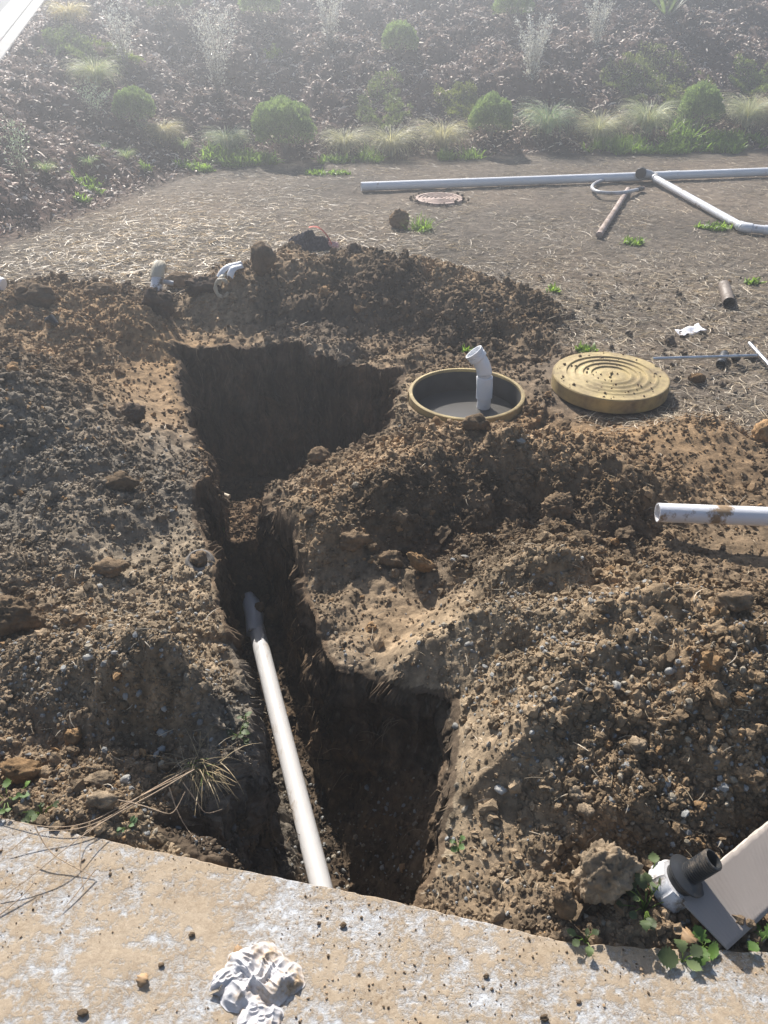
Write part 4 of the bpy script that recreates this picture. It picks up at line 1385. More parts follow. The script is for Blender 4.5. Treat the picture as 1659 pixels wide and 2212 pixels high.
folded('cloth', M_CLOTHW, .074, .046, 501, root, (.008, .016, 0), (1.08, .88))
folded('loose_corner', M_CLOTHW, .046, .020, 505, root, (.018, -.058, 0), (.95, 1.2), .8)
folded('loose_corner', M_CLOTHW, .036, .024, 509, root, (-.052, .012, 0), (1.1, .8), .8)
mb = MB()
for k in range(9):
    mb.tube([Vector((-.088 + .002 * k, -.016 + k * .0035, .006)), Vector((-.070 + .002 * k, -.012 + k * .0035, .014))], .0016, 6)
mb.build('fringe', M_WOOD, root)

p = G(670, 535)
root = empty('towel', p, 'dark crumpled towel with a red striped edge behind the far mound', 'towel')
o = folded('cloth', M_CLOTHD, .19, .15, 511, root, (0, 0, 0), (1.0, .7), 1.6, .2)
MB().ribbon(smooth([Vector((.0, -.02, .155)), Vector((.05, -.03, .165)), Vector((.09, -.04, .15)), Vector((.14, -.05, .10)), Vector((.17, -.06, .04))], 2), .020, Vector((.3, 1, .3))).build('red_stripe', M_RED, root)
o = heap('pale_hem', M_PINK, .04, 512, (1.3, .7, .8), 4, .35, root); o.location = (.165, -.03, .02)

p = G(1490, 718)
mb = MB(); nu, nv = 14, 6
vs = []
for i in range(nu + 1):
    for j in range(nv + 1):
        s_, t_ = i / nu, j / nv
        wj = .035 + .018 * (s_ > .8) + .012 * (s_ < .15)
        vs.append(Vector(((s_ - .5) * .17, (t_ - .5) * 2 * wj + .05 * (s_ - .5), .010 + .010 * math.sin(s_ * 9) * math.cos(t_ * 4) + .018 * max(0, s_ - .7) + .012 * abs(t_ - .5))))
mb.add(vs, [(i * (nv + 1) + j, (i + 1) * (nv + 1) + j, (i + 1) * (nv + 1) + j + 1, i * (nv + 1) + j + 1) for i in range(nu) for j in range(nv)])
o = mb.build('paper_scrap', M_PAPER); o.location = p; o.rotation_euler = (.1, 0, .15)
md = o.modifiers.new('thick', 'SOLIDIFY'); md.thickness = .0012
tag(o, 'torn white paper scrap on bare ground between the lid and the brown tube', 'paper')

# torn sheet of corrugated card
L0, L1, R1, R0 = P(1462, 1938, .07), P(1572, 2052, .036), P(1790, 1850, .10), P(1800, 1660, .17)
for q_ in (L0, R0, R1):
    q_.z = max(q_.z, hz(q_.x, q_.y) * .6 + .01)
root = empty('cardboard', L0, 'torn sheet of grey corrugated cardboard sloping over the soil at the lower right edge', 'cardboard')
nu, nv = 60, 90
def cardpt(s_, t_, off=0.0):
    a_ = L0.lerp(R0, s_); c_ = L1.lerp(R1, s_)
    q_ = a_.lerp(c_, t_)
    nrm = (R0 - L0).cross(L1 - L0).normalized()
    if nrm.z < 0: nrm = -nrm
    band = float(vn2(np.array([s_ * 9.]), np.array([1.]), 8)[0])
    corr = .00014 * math.sin(s_ * 2 * PI * 46) + .0022 * band + .0007 * float(vn2(np.array([s_ * 24.]), np.array([1.]), 9)[0])
    return q_ - L0 + nrm * (corr + off)
mb = MB(); vs = []
for i in range(nu * 4 + 1):
    s_ = i / (nu * 4)
    jag = .030 * abs(float(vn2(np.array([s_ * 25.]), np.array([3.]), 21)[0])) + .02 * float(vn2(np.array([s_ * 70.]), np.array([3.]), 22)[0])
    jag = jag if s_ > .12 else 0
    for j in range(13):
        t_ = jag + (1 - jag) * j / 12
        vs.append(cardpt(s_, t_))
k = 13
mb.add(vs, [(i * k + j, (i + 1) * k + j, (i + 1) * k + j + 1, i * k + j + 1) for i in range(nu * 4) for j in range(12)])
o = mb.build('top_sheet', M_CARD, root)
md = o.modifiers.new('thick', 'SOLIDIFY'); md.thickness = .001; md.offset = -1
mb = MB(); vs = []
for i in range(121):
    s_ = i / 120
    jag = -.028 * abs(float(vn2(np.array([s_ * 31.]), np.array([3.]), 31)[0])) - .012
    jag = jag if s_ > .14 else 0.004
    for j in range(5):
        vs.append(cardpt(s_, jag + (1 - jag - .002) * j / 4, -.0045))
mb.add(vs, [(i * 5 + j, (i + 1) * 5 + j, (i + 1) * 5 + j + 1, i * 5 + j + 1) for i in range(120) for j in range(4)])
o = mb.build('torn_liner', M_CARDW, root)
md = o.modifiers.new('thick', 'SOLIDIFY'); md.thickness = .0025; md.offset = -1

# threaded tank fitting
ax = Vector((.52, -.02, .854)).normalized()
fb = P(1440, 1915, .05)
fb.z = max(hz(fb.x, fb.y) + .005, .03)
fb = P(1436, 1922, fb.z)
root = empty('threaded_fitting', fb, 'black threaded tank fitting in a dirty white nut leaning on the cardboard', 'pipe fitting')
def ljag(w, h): return .05 if (math.cos(w * 8) > .90) else 0
MB().lathe([(.032, -.002), (.047, 0), (.051, .006), (.050, .038), (.045, .046), (.034, .047)], (0, 0, 0), ax, 96, jag=ljag).build('white_nut', dirty('grubby_white_nut', (.62, .62, .63), (.16, .12, .08), .46, 26, .45, .08), root)
MB().lathe([(.036, .044), (.036, .060), (.031, .066)], (0, 0, 0), ax, 40).build('collar', M_BLACK, root)
MB().lathe([(.026, .066), (.045, .066), (.047, .068), (.047, .0715), (.044, .073), (.038, .075), (.034, .078), (.020, .080)], (0, 0, 0), ax, 56).build('flange', M_BLACKD, root)
prof = [(.022, .078)]
h_ = .080
while h_ < .146:
    prof += [(.0240, h_), (.0240, h_ + .0016), (.0196, h_ + .0030), (.0196, h_ + .0044)]
    h_ += .0058
prof += [(.0234, .147), (.0190, .148), (.0182, .143), (.0178, .075)]
MB().lathe(prof, (0, 0, 0), ax, 48).build('thread', M_BLACKD, root)

# ------------------------------------------------------------------ kerb and road at the upper left
def xkerb(y): return -3.4 - (y - 5.85) * .178
def zkerb(y): return min(max(.45 + (y - 5.85) * .143, -.1), 1.75)


M_KERB = plain('kerb_concrete', (.29, .285, .275), .8, .12, 9, 60, spec=.3)
M_ROAD = plain('asphalt', (.10, .105, .115), .85, .2, 40, 120, spec=.4)
yk = [2.6 + .25 * i for i in range(70)]


def strip(name, offs, mat):
    mb = MB()
    vs = []
    for y in yk:
        for (dx, dz) in offs: vs.append((xkerb(y) + dx, y, zkerb(y) + dz))
    k = len(offs)
    mb.add(vs, [(i * k + j, (i + 1) * k + j, (i + 1) * k + j + 1, i * k + j + 1) for i in range(len(yk) - 1) for j in range(k - 1)])
    return tag(mb.build(name, mat, smooth=False), kind='structure')


strip('kerb', [(.02, -.25), (.02, .022), (.012, .030), (-.13, .030), (-.137, .024), (-.142, .012), (-.148, .024), (-.155, .028), (-.46, .006), (-.46, -.2)], M_KERB)
strip('road', [(-.462, .004), (-1.5, .03), (-5, .06), (-30, .0)], M_ROAD)

# ------------------------------------------------------------------ plants
M_TUSS = leaf_mat('tussock_blades', (.37, .42, .32), .3, .36, .5, attr=True, tint=(1.3, 1.3, 1.05))
M_BUSH = leaf_mat('bush_leaves', (.20, .27, .145), .3, .36, .5, attr=True)
M_OLIVE = leaf_mat('silver_leaves', (.58, .61, .62), .2, .22, .35, attr=True, tint=(1.1, 1.1, 1.1))
M_COVERL = leaf_mat('creeping_leaves', (.15, .19, .10), .35, .38, .3, attr=True)
M_WEED = leaf_mat('weed_leaves', (.20, .31, .075), .3, .45, .45, attr=True)
M_FLAX = leaf_mat('flax_leaves', (.13, .18, .10), .3, .35, .4, attr=True)
M_BARK = plain('twig_bark', (.20, .165, .135), .85, .3, 30)
M_MALLOW = leaf_mat('mallow_leaves', (.10, .145, .065), .4, .25, .6, attr=True)


def unit(v): return v / np.maximum(np.linalg.norm(v, axis=-1, keepdims=True), 1e-9)


def leaf_cloud(name, pts, axis, length, width, col, mat, parent=None):
    """many small folded leaves: pts (n,3), axis (n,3)"""
    n = len(pts)
    axis = unit(axis)
    side = unit(np.cross(axis, unit(rng.normal(size=(n, 3)))))
    nrm = np.cross(side, axis)
    L_ = length[:, None]; w = width[:, None]
    a = pts; b_ = pts + axis * L_ * .5 - side * w * .5 + nrm * w * .15; c = pts + axis * L_ - nrm * w * .2; d = pts + axis * L_ * .5 + side * w * .5 + nrm * w * .15
    V = np.stack([a, b_, c, d], 1).reshape(-1, 3)
    F = (np.array([[0, 1, 2], [0, 2, 3]])[None] + (np.arange(n) * 4)[:, None, None]).reshape(-1, 3)
    return link(name, mesh_faces(name, V, F, np.repeat(col, 4, axis=0), False), mat, parent)


def blades(name, base, out, length, lean, droop, width, col, mat, parent=None, seg=6):
    """arching grass blades: base (n,3), out angle (n)"""
    n = len(base)
    t = np.linspace(0, 1, seg + 1)[None]
    el = lean[:, None] - droop[:, None] * t ** 1.3
    st = length[:, None] / seg
    r = np.cumsum(np.cos(el) * st, 1) - np.cos(el) * st; z = np.cumsum(np.sin(el) * st, 1) - np.sin(el) * st
    ca, sa = np.cos(out)[:, None], np.sin(out)[:, None]
    X = base[:, :1] + r * ca; Y = base[:, 1:2] + r * sa; Z = base[:, 2:3] + z
    w = width[:, None] * (1 - .8 * t ** 2) / 2
    roll = rng.uniform(-.8, .8, (n, 1))
    sx, sy, sz = -sa * np.cos(roll), ca * np.cos(roll), np.sin(roll)
    A = np.stack([X - sx * w, Y - sy * w, Z - sz * w], -1); B = np.stack([X + sx * w, Y + sy * w, Z + sz * w], -1)
    V = np.stack([A, B], 2).reshape(-1, 3)
    k = (seg + 1) * 2
    f = np.array([[2 * i, 2 * i + 1, 2 * i + 3, 2 * i + 2] for i in range(seg)])
    F = (f[None] + (np.arange(n) * k)[:, None, None]).reshape(-1, 4)
    return link(name, mesh_faces(name, V, F, np.repeat(col, k, axis=0), False), mat, parent)


def place(root, u, v, dz=-.01, rz=0.0, sc=1.0):
    p = G(u, v, dz)
    root.location = p; root.rotation_euler = (0, 0, rz); root.scale = (sc, sc, sc)
    return p


def one(root_mesh_obj, label, cat, group=None):
    return tag(root_mesh_obj, label, cat, group)


def tussock(w, h, n, tone, seed):
    """width w, height h in metres, unit object at origin"""
    ang = rng.uniform(0, 2 * PI, n)
    r0 = w * .10 * np.sqrt(rng.uniform(0, 1, n))
    base = np.stack([r0 * np.cos(ang), r0 * np.sin(ang), np.zeros(n)], 1)
    k = rng.uniform(0, 1, n)
    length = (h * 1.30 + .10 * w * (1 - k)) * rng.uniform(.45, 1.15, n)
    lean = 1.54 - .62 * (1 - k) * rng.uniform(.3, 1, n)
    droop = rng.uniform(1.9, 3.6, n)
    c = np.array(tone)[None] * rng.uniform(.55, 1.35, (n, 1))
    dead = rng.uniform(0, 1, (n, 1)) < .20
    c = np.where(dead, np.array((1.40, 1.22, 1.15))[None] * rng.uniform(.8, 1.4, (n, 1)), c)
    return blades('tussock_grass', base, ang, length, lean, droop, rng.uniform(.002, .0045, n), c, M_TUSS, None, 7)


TG = 'tussock grasses planted along the foot of the bank'
TLIST = [(745, 330, 85, 55, (1.1, 1.0, 1.0), 'pale tussock grass just right of the largest round green bush'),
         (845, 336, 92, 70, (1.1, 1.0, 1.0), 'second pale tussock to the right of the largest round bush'),
         (955, 322, 102, 68, (1.2, 1.05, 1.0), 'pale arching tussock left of the round bush in the middle of the row'),
         (1180, 298, 100, 68, (.8, 1.0, .9), 'greener tussock right of the round bush in the middle of the row'),
         (1290, 306, 80, 66, (1.1, 1.05, 1.0), 'small straw coloured tussock in front of the creeping plant'),
         (1396, 286, 98, 72, (1.0, 1.05, 1.0), 'domed tussock just left of the rightmost round bush'),
         (1606, 285, 96, 74, (1.0, 1.0, 1.0), 'tussock near the right edge behind the bright weeds'),
         (1660, 268, 70, 60, (1.1, .85, .8), 'brownish tussock cut off by the right edge'),
         (493, 326, 92, 52, (.7, .85, .75), 'dull green tussock between the leafy shrub and the largest round bush'),
         (358, 312, 84, 44, (1.15, .95, .8), 'low yellowish tussock at the corner of the left bank'),
         (212, 188, 88, 62, (.95, 1.0, .8), 'rounded tussock halfway up the left bank'),
         (152, 48, 78, 44, (1.35, 1.05, .7), 'golden tussock high on the left near the kerb')]
for i, (u, v, w, hp, tone, lab) in enumerate(TLIST):
    p = G(u, v)
    k = depth(p) / FPX
    o = tussock(w * k * .66, hp * k * 1.15, 1000, tone, i)
    place(o, u, v, -.02, i * 1.1)
    tag(o, lab, 'tussock grass', TG)

SG = 'small grass tufts coming up through the mulch'
for i, (u, v, w, hp, lab) in enumerate([(400, 326, 44, 30, 'small pale green grass tuft right of the low yellowish tussock'), (104, 386, 36, 32, 'pale green tuft low on the left bank near the thin twigs'),
                                        (195, 368, 40, 26, 'dry green tuft right of the pale green tuft on the left bank'), (276, 352, 46, 28, 'light grass tuft in the mulch below the leafy shrub'),
                                        (224, 326, 40, 20, 'flat grass tuft above the dry green tuft on the left bank')]):
    p = G(u, v); k = depth(p) / FPX
    o = tussock(w * k, hp * k, 130, (.9, 1.15, .7), 50 + i); o.name = 'grass_tuft'
    place(o, u, v, -.01, i)
    tag(o, lab, 'grass tuft', SG)


def bush(w, h, n, tone, leaf=.022, name='round_bush', squat=1.0, mat=None, noise=.12, seed=0):
    root = bpy.data.objects.new(name, None); C.objects.link(root); root.empty_display_size = .1
    d = unit(rng.normal(size=(n, 3)))
    d[:, 2] = np.abs(d[:, 2]) * 1.0 - .35 * (rng.uniform(0, 1, n) < .3)
    d = unit(d)
    rad = 1 + noise * 2.2 * vn3(d[:, 0] * 3 + seed, d[:, 1] * 3, d[:, 2] * 3 + seed, 700 + seed) + noise * 1.6 * vn3(d[:, 0] * 9 + seed, d[:, 1] * 9, d[:, 2] * 9, 710 + seed)
    rr = rad * (1 - .32 * rng.uniform(0, 1, n) ** 2.2)
    P_ = d * rr[:, None] * np.array([w / 2, w / 2, h * .56]) + np.array([0, 0, h * .44])
    P_[:, 2] = np.maximum(P_[:, 2], .0)
    ax = unit(d * .9 + np.array([0, 0, .9]) + rng.normal(size=(n, 3)) * .35)
    c = np.array(tone)[None] * rng.uniform(.6, 1.4, (n, 1))
    leaf_cloud('foliage', P_, ax, rng.uniform(.7, 1.3, n) * leaf, rng.uniform(.35, .55, n) * leaf, c, mat or M_BUSH, root)
    mb = MB()
    for k in range(9):
        a = 2 * PI * k / 9 + seed
        e = Vector((math.cos(a) * w * .3, math.sin(a) * w * .3, h * random.uniform(.55, .8)))
        mb.tube(arc((0, 0, -.03), (e.x * .3, e.y * .3, e.z * .6), e, 5), [.008, .007, .006, .005, .004, .003], 6)
    mb.build('stems', M_BARK, root)
    return root


BG = 'round clipped looking bushes on the bank'
for i, (u, v, w, hp, n, lab) in enumerate([
        (616, 336, 132, 102, 15000, 'largest round green bush at the foot of the bank'), (1058, 304, 92, 82, 9000, 'round green bush in the middle of the foot row'),
        (1504, 282, 90, 86, 9000, 'rightmost round green bush above the bright weeds'), (862, 128, 74, 66, 7000, 'small round bush halfway up the bank by itself'),
        (562, 60, 86, 72, 7000, 'hazy round bush near the top left of centre'), (1106, 48, 84, 62, 7000, 'round bush at the top edge behind the big silver shrub'),
        (372, 40, 96, 70, 6000, 'dark bush at the top between the two left silver shrubs'), (295, 268, 84, 70, 7000, 'leafy green shrub at the inner corner of the left bank')]):
    p = G(u, v); k = depth(p) / FPX
    r = bush(w * k * .95, hp * k * 1.05, n, (.75, .75, .8) if i == 6 else (1.05, 1.08, 1.0), .024, seed=i)
    place(r, u, v, -.03, i)
    tag(r, lab, 'bush', BG)


def silver(h, w, n_st, n_lf, tone, seed, lf=.018, bare=.22):
    root = bpy.data.objects.new('silver_shrub', None); C.objects.link(root); root.empty_display_size = .1
    mb = MB(); pts = []; axs = []
    rr = random.Random(seed)
    for k in range(n_st):
        a = rr.uniform(0, 2 * PI); sp = rr.uniform(.1, 1) ** .8
        top = Vector((math.cos(a) * w * .5 * sp, math.sin(a) * w * .5 * sp, h * rr.uniform(.62, 1.0) * (1 - .22 * sp)))
        b0 = Vector((math.cos(a) * .01, math.sin(a) * .01, -.02))
        mid = Vector((top.x * .25 + rr.uniform(-.04, .04), top.y * .25, top.z * .5))
        c = arc(b0, mid, top, 8)
        mb.tube(c, [.0042 - .0004 * j for j in range(9)], 5, caps=False)
        for q in range(int(n_lf / n_st)):
            t = bare + (1 - bare) * rr.random() ** .8
            j = min(int(t * 8), 7); p = c[j].lerp(c[j + 1], t * 8 - j)
            off = Vector((rr.gauss(0, 1), rr.gauss(0, 1), rr.gauss(0, 1))).normalized()
            ln_ = rr.random() ** 1.2 * .085 * (1.25 - t)
            pts.append(tuple(p + off * ln_)); axs.append(tuple(off + Vector((0, 0, .8))))
    mb.build('stems', M_BARK, root)
    pts, axs = np.array(pts), np.array(axs); n = len(pts)
    c = np.array(tone)[None] * rng.uniform(.6, 1.4, (n, 1))
    leaf_cloud('foliage', pts, axs, rng.uniform(.7, 1.3, n) * lf, rng.uniform(.30, .45, n) * lf, c, M_OLIVE, root)
    return root


VG = 'slender silver leaved shrubs on the bank'
for i, (u, v, w, hp, ns, nl, lab) in enumerate([
        (1147, 188, 96, 148, 26, 2600, 'big silver leaved shrub right of centre on the bank'), (1286, 112, 64, 112, 18, 1500, 'silver shrub to the right of the big silver shrub near the top'),
        (470, 200, 120, 205, 26, 2600, 'tallest silver shrub left of the hazy round bush'), (272, 140, 70, 150, 16, 1300, 'tall silver shrub at the top left near the kerb'),
        (712, 100, 66, 120, 18, 1600, 'whitish silver shrub at the top between two round bushes'), (48, 392, 52, 155, 12, 420, 'thin stemmed shrub with few leaves at the far left'),
        (205, 255, 70, 90, 12, 420, 'sparse twiggy shrub in the mulch left of the leafy shrub'), (308, 292, 56, 90, 8, 260, 'thin arching shrub standing in front of the leafy shrub')]):
    p = G(u, v); k = depth(p) / FPX
    r = silver(hp * k * 1.02, w * k * 1.25, ns, nl, (1, 1, 1) if i < 5 else (.75, .9, .7), 900 + i, .026 if i < 5 else .022, .15 if i < 5 else .25)
    place(r, u, v, -.02, i * .7)
    tag(r, lab, 'shrub', VG)


def creeper(u, v, wpx, hpx, n, tone, lab, seed, hh=.10):
    """low spreading plant that follows the slope"""
    p = G(u, v); k = depth(p) / FPX
    sx = wpx * .5 * k; sy = hpx * .5 * k * 1.9
    a = rng.uniform(0, 2 * PI, n); r = np.sqrt(rng.uniform(0, 1, n))
    out = 1 + .9 * vn2(np.cos(a) * 2 + seed, np.sin(a) * 2, seed)
    x = p.x + r * out * np.cos(a) * sx; y = p.y + r * out * np.sin(a) * sy
    clump = fbm(x, y, 5, 3, seed)
    keep = clump > -.22
    x, y, clump = x[keep], y[keep], clump[keep]; n = len(x)
    z = terrain(x, y)[0] + .02 + hh * (clump + .45) * rng.uniform(.3, 1, n)
    pts = np.stack([x, y, z], 1) - np.array(p)
    ax = rng.normal(size=(n, 3)) * .7 + np.array([0, 0, .8])
    root = empty('creeping_plant', p, lab, 'ground cover plant', 'low creeping plants on the bank')
    leaf_cloud('foliage', pts, ax, rng.uniform(.018, .040, n), rng.uniform(.008, .014, n), np.array(tone)[None] * rng.uniform(.5, 1.5, (n, 1)), M_COVERL, root)
    mb = MB()
    for q in range(14):
        a_ = random.uniform(0, 2 * PI); rr = random.uniform(.5, .95)
        ex, ey = math.cos(a_) * sx * rr, math.sin(a_) * sy * rr
        L_ = [Vector((ex * t, ey * t, 0)) for t in (0, .35, .7, 1)]
        hs = hzs([(p.x + w.x, p.y + w.y) for w in L_])
        mb.tube([Vector((w.x, w.y, h_ - p.z + .03)) for w, h_ in zip(L_, hs)], .004, 5, caps=False)
    mb.build('stems', M_BARK, root)


creeper(835, 235, 105, 90, 5200, (1, 1, .9), 'low creeping plant below the small lone round bush', 801)
creeper(1000, 232, 90, 46, 3200, (1.25, 1.15, .7), 'yellow green creeper behind the middle round bush', 802)
creeper(1412, 195, 190, 92, 6500, (1.1, 1.05, .8), 'wide creeping plant on the bank above the domed tussock', 803)
creeper(1625, 200, 90, 50, 3600, (1.2, 1.2, .8), 'green creeper at the right edge above the tussocks', 804)
creeper(150, 112, 120, 46, 4200, (.9, .95, .8), 'dark creeping plant below the golden tussock', 805)
creeper(265, 128, 90, 22, 1400, (1.3, 1.3, .6), 'bright green low growth at the foot of the top left silver shrub', 806)
creeper(590, 130, 40, 20, 500, (1.5, 1.5, .7), 'small light green seedling patch below the hazy round bush', 807)
creeper(1640, 245, 60, 20, 400, (1.4, 1.5, .7), 'thin green sprigs behind the brownish tussock', 808)

# flax at the top right
p = G(1440, 36)
root = empty('flax', p, 'spiky flax plant with long sword leaves at the top right', 'flax')
n = 34
ang = rng.uniform(0, 2 * PI, n)
ln_ = rng.uniform(.45, .75, n); lean = np.where(rng.uniform(0, 1, n) < .75, rng.uniform(1.15, 1.5, n), rng.uniform(.4, .9, n))
blades('leaves', np.stack([.03 * np.cos(ang), .03 * np.sin(ang), np.zeros(n)], 1), ang, ln_, lean, rng.uniform(.1, .7, n), rng.uniform(.035, .055, n), rng.uniform(.7, 1.3, (n, 1)) * np.array([[1, 1, 1]]), M_FLAX, root, 7)
MB().lathe([(.045, -.03), (.055, .02), (.035, .10), (.0005, .12)], n=20).build('crown_base', M_BARK, root)


def weed_patch(u, v, wpx, hpx, n, lab, seed, long=.10, name='weed_patch', leafw=.022, tone=(1, 1, 1), cat='weeds', ymul=2.4):
    p = G(u, v); k = depth(p) / FPX
    sx = wpx * .5 * k; sy = hpx * .5 * k * ymul
    a = rng.uniform(0, 2 * PI, n); r = rng.uniform(0, 1, n) ** .5
    out = 1 + .7 * vn2(np.cos(a) * 2 + seed, np.sin(a) * 2, seed)
    x = p.x + r * out * np.cos(a) * sx; y = p.y + r * out * np.sin(a) * sy
    keep = fbm(x, y, 6, 3, seed) > -.18
    x, y = x[keep], y[keep]; n = len(x)
    z = terrain(x, y)[0]
    base = np.stack([x - p.x, y - p.y, z - p.z], 1)
    o = blades(name, base, rng.uniform(0, 6.28, n), rng.uniform(.4, 1.2, n) * long, rng.uniform(.5, 1.5, n), rng.uniform(.2, 1.6, n), rng.uniform(.5, 1.2, n) * leafw,
               np.array(tone)[None] * rng.uniform(.55, 1.35, (n, 1)), M_WEED, None, 4)
    o.location = p
    return tag(o, lab, cat, 'patches of green weeds')


weed_patch(505, 350, 165, 36, 1500, 'large bright green weed patch in front of the dull green tussock', 821, .13)
weed_patch(425, 366, 80, 14, 300, 'thin straggle of weeds left of the large bright patch', 822, .07)
weed_patch(722, 352, 80, 16, 330, 'small weed patch below the pale tussock right of the largest bush', 823, .10)
weed_patch(800, 345, 60, 24, 330, 'grassy weed clump between two pale tussocks', 824, .14, leafw=.014)
weed_patch(710, 378, 100, 12, 260, 'flat scatter of weeds on bare ground left of the long pipe end', 825, .06)
weed_patch(985, 342, 120, 20, 700, 'grass and weeds below the arching tussock left of the middle bush', 826, .12, leafw=.014)
weed_patch(1360, 325, 210, 24, 2300, 'long strip of bright grass at the foot of the bank on the right', 827, .13, leafw=.012, tone=(1.1, 1.1, 1))
weed_patch(1560, 318, 200, 32, 2300, 'thick bright green weeds at the right edge below the rightmost round bush', 828, .12)
weed_patch(1480, 300, 90, 26, 160, 'taller upright weeds standing below the rightmost round bush', 829, .30, leafw=.022)
weed_patch(205, 412, 66, 24, 260, 'dandelion like weed patch where mulch meets straw on the left', 830, .09)
weed_patch(318, 372, 24, 12, 70, 'tiny bright weed at the edge of the mulch', 831, .08)
weed_patch(180, 432, 34, 12, 80, 'few green leaves below the left weed patch', 832, .06)
weed_patch(905, 497, 62, 20, 150, 'green grass tuft beside the orange brown wedge of clay', 833, .13, leafw=.010, name='grass_tuft')
weed_patch(1545, 495, 80, 14, 170, 'thin green weeds on the bare ground left of the pipe elbow', 834, .06)
weed_patch(1370, 527, 50, 12, 90, 'little green weed on bare ground in front of the stake', 835, .06)
weed_patch(1200, 632, 34, 10, 50, 'single small weed between the far mound and the yellow lid', 836, .05)
weed_patch(1625, 613, 30, 8, 50, 'small weed near the brown tube at the right', 837, .05)
weed_patch(1265, 762, 40, 10, 40, 'few weed leaves behind the yellow lid', 838, .05, tone=(.9, .9, .9))
weed_patch(1010, 757, 20, 12, 36, 'tiny green weed behind the bent pipe', 839, .05, ymul=1.2)

# ------------------------------------------------------------------ leafy weeds by the slab
def lobed_leaf(mb, base, tip, up, w, curl=.0, lobes=5):
    base, tip = Vector(base), Vector(tip)
    ax = tip - base; L_ = ax.length; ax.normalize()
    side = ax.cross(Vector(up)).normalized(); nrm = side.cross(ax)
    n = 14
    vs = []
    for i in range(n + 1):
        t = i / n
        ww = w * math.sin(min(1, t * 1.05 + .05) * PI) ** .7 * (1 + .22 * math.cos(t * lobes * 2 * PI)) + .0006
        c = base + ax * (L_ * t) + nrm * (curl * L_ * math.sin(t * PI) - abs(curl) * .3 * L_ * t)
        vs += [c - side * ww + nrm * (.18 * ww), c, c + side * ww + nrm * (.18 * ww)]
    fs = []
    for i in range(n):
        for j in range(2): fs.append((3 * i + j, 3 * i + j + 1, 3 * i + j + 4, 3 * i + j + 3))
    mb.add(vs, fs)


def leafy(u, v, lab, n, size, spread, seed, name='leafy_weed', tone=(1, 1, 1), z=None, up=(0, .1, 1), hgt_=.03):
    p = G(u, v) if z is None else P(u, v, z)
    root = empty(name, p, lab, 'weed', 'leafy weeds growing by the dug ground')
    rr = random.Random(seed)
    mb = MB(); st = MB()
    for k in range(n):
        a = rr.uniform(0, 2 * PI); r0 = rr.uniform(.25, 1) * spread
        b_ = Vector((math.cos(a) * r0, math.sin(a) * r0 * .9, hgt_ * rr.uniform(.5, 1.3)))
        s_ = size * rr.uniform(.38, .85)
        t_ = b_ + Vector((math.cos(a + rr.uniform(-.5, .5)) * s_, math.sin(a + rr.uniform(-.5, .5)) * s_, rr.uniform(-.25, .35) * s_))
        lobed_leaf(mb, b_, t_, (rr.uniform(-.3, .3), rr.uniform(-.3, .3), 1), s_ * rr.uniform(.32, .46), rr.uniform(-.2, .25), rr.choice((4, 5, 6)))
        st.tube([Vector((0, 0, -.01)), Vector((b_.x * .5, b_.y * .5, b_.z * .8)), b_], .0011, 5, caps=False)
    col = np.array(tone)[None] * np.repeat(np.array([rr.uniform(.45, 1.1) for _ in range(n)]), 45)[:, None]
    mb.build('leaves', M_MALLOW, root, True, col)
    st.build('stems', M_WEED, root, True, np.ones((len(st.v), 3)) * .8)


leafy(1385, 1985, 'round leaved weed growing between the big tan clod and the white nut', 14, .040, .055, 1, hgt_=.045)
leafy(1395, 1925, 'upper shoots of round leaved weed directly left of the white nut', 7, .034, .028, 2, hgt_=.05)
leafy(1475, 2075, 'large mallow leaves lying over the slab rim below the cardboard corner', 4, .058, .020, 3, z=.036, hgt_=.012)
leafy(1265, 2032, 'small lobed weed at the slab rim below the big tan clod', 5, .028, .022, 4, z=.036, hgt_=.015)
leafy(1520, 2045, 'narrow green leaf weed at the foot of the cardboard corner', 5, .05, .012, 5, z=.034, tone=(1, 1.4, .6), hgt_=.01)
leafy(25, 1748, 'bright leafy weeds at the left edge above the slab', 9, .034, .05, 6, tone=(1.1, 1.4, .8), hgt_=.03)
leafy(95, 1768, 'round leaved weed sprawling along the slab rim on the left', 8, .032, .045, 7, hgt_=.02)
leafy(283, 1805, 'pale small seedling with round leaves on the soil ramp by the slab', 5, .022, .016, 8, tone=(.9, 1.2, 1.1), hgt_=.02)
leafy(515, 1590, 'lobed green weed hanging on the left rim of the trench', 8, .030, .028, 9, hgt_=.015)
leafy(530, 1560, 'little leafy shoot above the lobed weed on the trench rim', 5, .022, .014, 10, hgt_=.025)
leafy(990, 1835, 'spindly weed on the brown bank right of the dark recess', 6, .022, .015, 11, tone=(1, 1.3, .9), hgt_=.03)
leafy(574, 1018, 'small green sprig on the corner where pit and trench meet', 6, .022, .012, 12, tone=(1, 1.4, .8), hgt_=.03)
leafy(487, 1168, 'green sprig on the soil plug in the trench mouth', 4, .022, .012, 13, hgt_=.02)
leafy(1640, 2040, 'green leaves below the cardboard at the right edge', 5, .04, .02, 14, tone=(1, 1.4, .6), z=.03, hgt_=.02)

